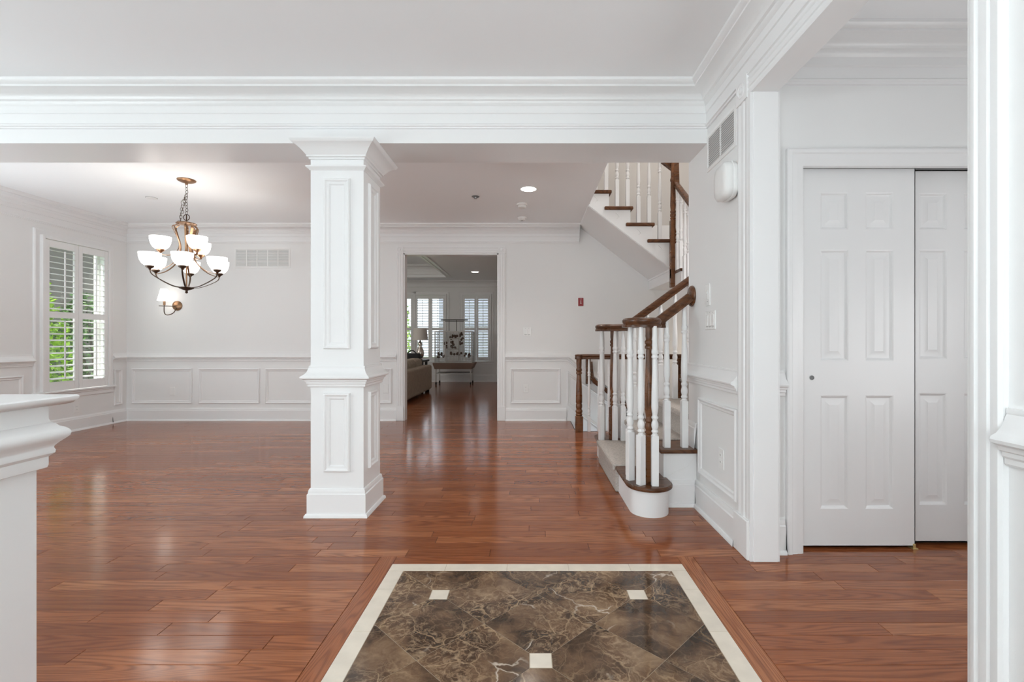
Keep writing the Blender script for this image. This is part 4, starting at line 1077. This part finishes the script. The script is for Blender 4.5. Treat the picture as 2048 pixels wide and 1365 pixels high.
for a in LA:
    m = MB(); strap(m, spline([pol(a, .04, 1.645), pol(a, .12, 1.655), pol(a, .22, 1.70), pol(a, .29, 1.745), pol(a, RL, ZL-.032)]), .014); m.build('lower_arm', M_BRONZE2, ch)
    m = MB(); strap(m, spline([pol(a, .07, 2.268), pol(a, .105, 2.24), pol(a, .085, 2.16), pol(a, .058, 2.06), pol(a, .07, 1.95), pol(a, .12, 1.87), pol(a, .20, 1.81), pol(a, .28, 1.785), pol(a, RL, ZL-.03)]), .014); m.build('scroll_arm', M_BRONZE, ch)
    put(cup_me2, 'shade_cup', ch, pol(a, RL, ZL)); put(bowl_me, 'glass_shade', ch, pol(a, RL, ZL+.004))

# ------------------------------------------------------------------ wall sconce
sx, sz = px(355, YF), 1.12+(681-612)/960*YF
sc = thing('wall_sconce', 'bronze wall sconce with lit white cone shade behind the chandelier', 'sconce', (sx, YF, sz))
MB().lathe([(.001, -.03), (.03, -.028), (.05, -.02), (.066, -.012), (.068, 0)], (sx, YF, sz), 24, 'Y').build('backplate', M_BRONZE, sc)
ax_ = sx-.085; ay_ = YF-.13
MB().tube(spline([(sx, YF-.02, sz-.02), (sx-.01, YF-.06, sz-.10), (sx-.05, ay_+.01, sz-.135), (ax_, ay_, sz-.10), (ax_, ay_, sz+.02)]), .006, 8).build('arm', M_BRONZE2, sc)
MB().tube([(ax_-.075, ay_, sz-.01), (sx, YF-.02, sz-.01)], .005, 6).build('cross_bar', M_BRONZE2, sc)
MB().tube([(ax_, ay_, sz+.0), (ax_, ay_, sz+.055)], .014, 10).build('candle_sleeve', M_BRONZE, sc)
q = MB(); n = 24
q.add([(ax_+r*math.cos(2*PI*k/n), ay_+r*math.sin(2*PI*k/n), z) for r, z in ((.082, sz+.06), (.042, sz+.22), (.040, sz+.22), (.080, sz+.06)) for k in range(n)], [(i*n+k, i*n+(k+1) % n, ((i+1) % 4)*n+(k+1) % n, ((i+1) % 4)*n+k) for i in range(4) for k in range(n)])
q.build('lamp_shade', M_SCONCE, sc)

# ------------------------------------------------------------------ vents, plates, detectors
def vent(name, label, M, wd, h, nsec, nsl):        # local x across, y up, z out
    v = thing(name, label, 'vent', tuple(M @ Vector((0, 0, 0))))
    f = MB(); f.sweep([(-wd/2, -h/2, 0), (wd/2, -h/2, 0), (wd/2, h/2, 0), (-wd/2, h/2, 0)], (0, 0, 1), [(0, 0), (.002, .006), (.022, .008), (.026, .004), (.026, 0)], closed=True); f.build('frame', M_PLATE, v, 35, M)
    MB().box(-wd/2+.02, wd/2-.02, -h/2+.02, h/2-.02, .0005, .0015).build('backing', M_VENTBACK, v, 0, M)
    iw = wd-.05
    for k in range(nsec+1):
        if 0 < k < nsec: x = -iw/2+iw*k/nsec; MB().box(x-.006, x+.006, -h/2+.022, h/2-.022, .001, .007).build('divider', M_PLATE, v, 0, M)
    for i in range(nsl):
        y_ = -h/2+.03+(h-.06)*i/(nsl-1); dy = (h-.06)/(nsl-1)
        s = MB(); s.add([(-iw/2, y_+dy*.28, .0015), (iw/2, y_+dy*.28, .0015), (iw/2, y_-dy*.30, .0065), (-iw/2, y_-dy*.30, .0065), (-iw/2, y_+dy*.36, .003), (iw/2, y_+dy*.36, .003), (iw/2, y_-dy*.22, .0075), (-iw/2, y_-dy*.22, .0075)],
            [(0, 1, 2, 3), (7, 6, 5, 4), (0, 4, 5, 1), (2, 6, 7, 3), (0, 3, 7, 4), (1, 5, 6, 2)]); s.build('slat', M_PLATE, v, 0, M)
    return v
def onwall(c, n):
    n = Vector(n); up = Vector((0, 0, 1)); x = up.cross(n)
    return Matrix(((x.x, up.x, n.x, c[0]), (x.y, up.y, n.y, c[1]), (x.z, up.z, n.z, c[2]), (0, 0, 0, 1)))
zat = lambda y_, Y: CAM_H-(y_-VPY)/F_PX*Y
vent('return_vent', 'white slatted return air vent on the far dining wall', onwall(((px(470, YF)+px(580, YF))/2, YF, zat(516.5, YF)), (0, -1, 0)), px(581, YF)-px(469, YF), .285, 5, 15)
yv0, yv1 = XR*F_PX/(1415-VPX), XR*F_PX/(1474-VPX)
vent('supply_vent', 'white slatted air vent high on the right wall beside the beam', onwall((XR, (yv0+yv1)/2, 2.30), (-1, 0, 0)), yv0-yv1, .235, 2, 14)
def plate(name, label, cat, M, wd, h, kind, group=None):
    p = thing(name, label, cat, tuple(M @ Vector((0, 0, 0))), group)
    MB().cbox(-wd/2, wd/2, -h/2, h/2, 0, .007, .003).build('cover_plate', M_PLATE, p, 35, M)
    if kind[0] == 'rocker':
        for i in range(kind[1]):
            x = (i-(kind[1]-1)/2)*.046; MB().cbox(x-.017, x+.017, -.034, .034, .0065, .0095, .0015).build('rocker', M_PLATE, p, 35, M)
            MB().box(x-.018, x+.018, -.040, -.037, .0068, .0074).build('slot', M_GREY, p, 0, M)
            for sy in (-1, 1): MB().lathe([(.003, .0068), (.002, .0078), (.0005, .008)], (x, sy*(h/2-.012), 0), 8).build('screw', M_GREY, p, 35, M)
    if kind[0] == 'outlet':
        for s_ in (-1, 1):
            MB().cbox(-.017, .017, s_*.020-.014, s_*.020+.014, .0065, .0095, .002).build('receptacle', M_PLATE, p, 35, M)
            q = MB()
            for sx_ in (-.006, .006): q.box(sx_-.0012, sx_+.0012, s_*.020-.002, s_*.020+.006, .0094, .0098)
            q.build('slot', M_GREY, p, 0, M)
    return p
plate('light_switch', 'white double rocker switch on the far wall right of the doorway', 'switch', onwall((px(1054.5, YF), YF, zat(664, YF)), (0, -1, 0)), .115, .115, ('rocker', 2))
plate('wall_outlet', 'white outlet in the wainscot panel right of the far doorway', 'outlet', onwall((px(1051.5, YF), YF, zat(778, YF)), (0, -1, 0)), .072, .115, ('outlet',))
plate('blank_plate', 'plain white cover plate in the first wainscot panel under the sconce', 'wall plate', onwall((px(345, YF), YF, zat(783, YF)), (0, -1, 0)), .075, .115, ('blank',))
plate('blank_plate', 'plain white cover plate in the narrow panel left of the doorway', 'wall plate', onwall((px(771.5, YF), YF, zat(778, YF)), (0, -1, 0)), .075, .12, ('blank',))
yo = XL*F_PX/(152.5-VPX)
plate('wall_outlet', 'white outlet below the dining window sill', 'outlet', onwall((XL, yo, zat(817, yo)), (1, 0, 0)), .072, .115, ('outlet',))
yo = XR*F_PX/(1444-VPX)
plate('wall_outlet', 'white outlet in the wainscot panel beside the stair', 'outlet', onwall((XR, yo, zat(918, yo)), (-1, 0, 0)), .075, .12, ('outlet',))
yo = XR*F_PX/(1417-VPX)
p = plate('dimmer_switch', 'single white dimmer plate on the right wall above the triple switch', 'switch', onwall((XR, yo, zat(590, yo)), (-1, 0, 0)), .075, .14, ('blank',))
Mx = onwall((XR, yo, zat(590, yo)), (-1, 0, 0)); MB().cbox(-.012, .012, -.03, .03, .0065, .009, .001).build('slider_track', M_PLATE, p, 35, Mx); MB().cbox(-.008, .008, .005, .02, .008, .014, .002).build('slider', M_PLATE, p, 35, Mx)
MB().box(-.006, .006, -.045, -.041, .0068, .0074).build('slot', M_GREY, p, 0, Mx)
yo = XR*F_PX/(1422-VPX)
plate('light_switch', 'white triple rocker switch on the right wall by the stair rail', 'switch', onwall((XR, yo, zat(641, yo)), (-1, 0, 0)), .165, .118, ('rocker', 3))
# red alarm plate
fa = thing('alarm_plate', 'small dark red alarm plate on the far wall above the basement stair', 'alarm', (px(1161.5, YF), YF, zat(604.5, YF)))
Mx = onwall((px(1161.5, YF), YF, zat(604.5, YF)), (0, -1, 0))
MB().cbox(-.036, .036, -.057, .057, 0, .010, .003).build('cover_plate', M_RED, fa, 35, Mx)
q = MB(); q.box(-.004, .004, -.02, .008, .0095, .0115); q.box(-.012, .012, -.024, -.019, .0095, .0108); q.lathe([(.006, .0095), (.005, .0115), (.0005, .012)], (0, .016, 0), 10); q.box(-.014, .014, .04, .043, .0095, .0105)
q.build('emblem', M_PLATE, fa, 35, Mx)
# siren box on right wall
yo = XR*F_PX/(1467-VPX); zo = zat(365, yo)
sb = thing('siren_box', 'white rounded plastic chime box high on the right wall', 'chime box', (XR, yo, zo))
Mx = onwall((XR, yo, zo), (-1, 0, 0))
def rrect(wd, h, r, bulge=.0, n=6):
    out = []
    for cx_, cy_, a0 in ((wd/2-r, h/2-r, 0), (-wd/2+r, h/2-r, PI/2), (-wd/2+r, -h/2+r, PI), (wd/2-r, -h/2+r, 1.5*PI)):
        for k in range(n+1):
            a = a0+PI/2*k/n; out.append((cx_+r*math.cos(a), cy_+r*math.sin(a)))
    return out
def loft(rings):
    m = MB(); n = len(rings[0][0]); vs = [(x, y_, z) for r, z in rings for x, y_ in r]
    m.add(vs, [(i*n+k, i*n+(k+1) % n, (i+1)*n+(k+1) % n, (i+1)*n+k) for i in range(len(rings)-1) for k in range(n)]+[tuple(range(n-1, -1, -1)), tuple(range((len(rings)-1)*n, len(rings)*n))]); return m
loft([(rrect(.15, .165, .045), 0), (rrect(.15, .165, .045), .014)]).build('back_case', M_GREY, sb, 35, Mx)
loft([(rrect(.175, .19, .05), .012), (rrect(.18, .195, .052), .020), (rrect(.18, .195, .052), .034), (rrect(.176, .191, .052), .037)]).build('mid_case', M_PLATE, sb, 35, Mx)
loft([(rrect(.172, .187, .05), .034), (rrect(.180, .195, .052), .040), (rrect(.178, .193, .052), .066), (rrect(.16, .175, .05), .078), (rrect(.10, .11, .04), .083)]).build('cover', M_PLATE, sb, 45, Mx)
MB().tube([(-.01, .095, .01), (-.01, .125, .003)], .006, 6).build('cable', M_PLATE, sb, 35, Mx)
# ceiling fixtures
def ceil_pt(x, y_, zc=ZC):
    Y = (zc-CAM_H)*F_PX/(VPY-y_); return (px(x, Y), Y, zc)
c0 = ceil_pt(1057, 378)
rc = thing('recessed_light', 'round lit recessed ceiling light in the hall', 'ceiling light', c0)
MB().lathe([(.092, -.0005), (.094, -.004), (.085, -.006), (.078, -.003), (.076, -.0005)], c0, 30).build('trim_ring', M_PLATE, rc)
MB().lathe([(.077, -.0035), (.076, -.005), (.001, -.006)], c0, 30).build('lens', M_CANLIGHT, rc)
d = bpy.data.lights.new('hall_can', 'SPOT'); d.energy = 25; d.spot_size = 2.2; d.spot_blend = .8; d.color = (1, .94, .86); d.shadow_soft_size = .06
o = bpy.data.objects.new('hall_can', d); C.objects.link(o); o.location = (c0[0], c0[1], ZC-.02)
c1 = ceil_pt(950, 544, BZ)
rc = thing('recessed_light', 'small lit recessed ceiling light in the back room', 'ceiling light', c1)
MB().lathe([(.10, -.0005), (.102, -.004), (.09, -.006), (.084, -.0005)], c1, 24).build('trim_ring', M_PLATE, rc)
MB().lathe([(.084, -.0035), (.001, -.006)], c1, 24).build('lens', M_CANFAR, rc)
def smoke(x, y_, r, h, label, dark=False):
    c_ = ceil_pt(x, y_); s = thing('smoke_detector', label, 'smoke detector', c_)
    MB().lathe([(r, -.0005), (r, -h*.35), (r*.92, -h*.42)], c_, 24).build('base', M_DETECT, s)
    MB().lathe([(r*.8, -h*.40), (r*.80, -h*.5), (r*.74, -h*.52), (r*.76, -h*.85), (r*.6, -h), (.001, -h)], c_, 24).build('cover', M_DETECT, s)
    MB().lathe([(r*.3, -h*.99), (r*.28, -h*1.03), (.001, -h*1.04)], c_, 14).build('grille', M_GREY if dark else M_DETECT, s)
smoke(1044, 408, .062, .05, 'white smoke detector on the hall ceiling nearer the recessed light'); smoke(1044, 435, .058, .045, 'white smoke detector on the hall ceiling nearest the crown moulding', True)
c2 = ceil_pt(951, 393)
sp = thing('fire_sprinkler', 'small grey sprinkler escutcheon on the hall ceiling', 'sprinkler', c2)
MB().lathe([(.042, -.0005), (.043, -.004), (.03, -.010), (.001, -.010)], c2, 20).build('escutcheon', M_GREY, sp); MB().lathe([(.012, -.009), (.010, -.022), (.018, -.024), (.018, -.027), (.001, -.028)], c2, 14).build('deflector', M_CHROME, sp)
c3 = ceil_pt(303, 396)
sp = thing('sprinkler_cover', 'flat white sprinkler cover plate on the dining ceiling', 'sprinkler', c3)
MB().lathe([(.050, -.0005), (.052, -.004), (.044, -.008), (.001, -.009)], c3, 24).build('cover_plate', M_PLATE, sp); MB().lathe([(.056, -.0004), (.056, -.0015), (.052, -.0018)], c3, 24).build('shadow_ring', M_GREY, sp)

# ------------------------------------------------------------------ outdoors seen through the shutters
struct(MB().box(-40, XL-.16, -10, 40, -.5, -.25).build('ground', M_GRASS, smooth=0)); struct(MB().box(XL-.16, 30, YBK+.3, 40, -.5, -.25).build('ground_back', M_GRASS, smooth=0))
def bush(label, c, r, h, n, matl, seed):
    R = random.Random(seed); b = thing('bush', label, 'bush', (c[0], c[1], -.25))
    m = MB()
    for i in range(n):
        a = R.uniform(0, 2*PI); z = R.uniform(0, 1); rad = r*(1-.55*z**2)*math.sqrt(R.uniform(.35, 1))
        p = Vector((c[0]+rad*math.cos(a), c[1]+rad*math.sin(a)*1.3, -.2+h*z)); s = R.uniform(.035, .065)
        t = Vector((R.gauss(0, 1), R.gauss(0, 1), R.gauss(0, .6))).normalized(); q = t.orthogonal().normalized()
        q = Matrix.Rotation(R.uniform(0, 6.28), 3, t) @ q
        m.add([p-t*s, p+q*s*.45, p+t*s, p-q*s*.45], [(0, 1, 2, 3)])
    fo = m.build('foliage', matl, b, 0); fo['kind'] = 'stuff'
    tm_ = MB()
    for k in range(5): a = k*1.25; tm_.tube([(c[0], c[1], -.3), (c[0]+r*.4*math.cos(a), c[1]+r*.4*math.sin(a), h*.5), (c[0]+r*.6*math.cos(a), c[1]+r*.6*math.sin(a), h*.8)], [.03, .02, .01], 6)
    tm_.build('stem', M_BARK, b)
bush('sunlit green bush outside the left pane of the dining window', (-7.95, 6.95), .95, 2.85, 6800, M_LEAF, 1)
bush('darker green bush lower outside the dining window', (-8.3, 9.3), .8, 2.2, 3200, M_LEAF2, 2)
bush('green shrub outside the back room beyond the lamp', (-4.35, 15.0), 1.0, 2.6, 3200, M_LEAF, 3)
hb = thing('brick_house', 'brown brick neighbouring wall beyond the dining window', 'building', (-11, 9, -.25))
MB().box(-11.4, -11, 3, 17, -.25, 6.5).build('brick_wall', M_BRICK, hb, smooth=0)
hm = MB(); hm.box(-10.98, -10.9, 7.0, 7.25, -.25, 5); hm.box(-10.98, -10.9, 9.4, 9.6, -.25, 5); hm.build('downspout', M_TRIM, hb, smooth=0)
pc = thing('porch_post', 'white porch post outside the right half of the dining window', 'post', (-6.7, 7.82, -.25))
MB().cbox(-6.82, -6.58, 7.62, 7.86, -.25, 3.0, .01).build('post', M_TRIM, pc); MB().cbox(-6.86, -6.54, 7.58, 7.90, -.25, 0.0, .01).build('plinth', M_TRIM, pc)
hs = thing('siding_house', 'pale grey clapboard neighbouring house beyond the back room', 'building', (-1.8, 17, -.25))
for i in range(30):
    z = -.25+i*.16
    MB().prism_y([(-3.2, z), (1.6, z), (1.6, z+.165), (-3.2, z+.165)], 17.0+.0*i, 17.1).build('clapboard', M_SIDING, hs, smooth=0) if i % 2 == 0 else MB().box(-3.2, 1.6, 17.015, 17.1, z, z+.165).build('clapboard', M_SIDING, hs, smooth=0)
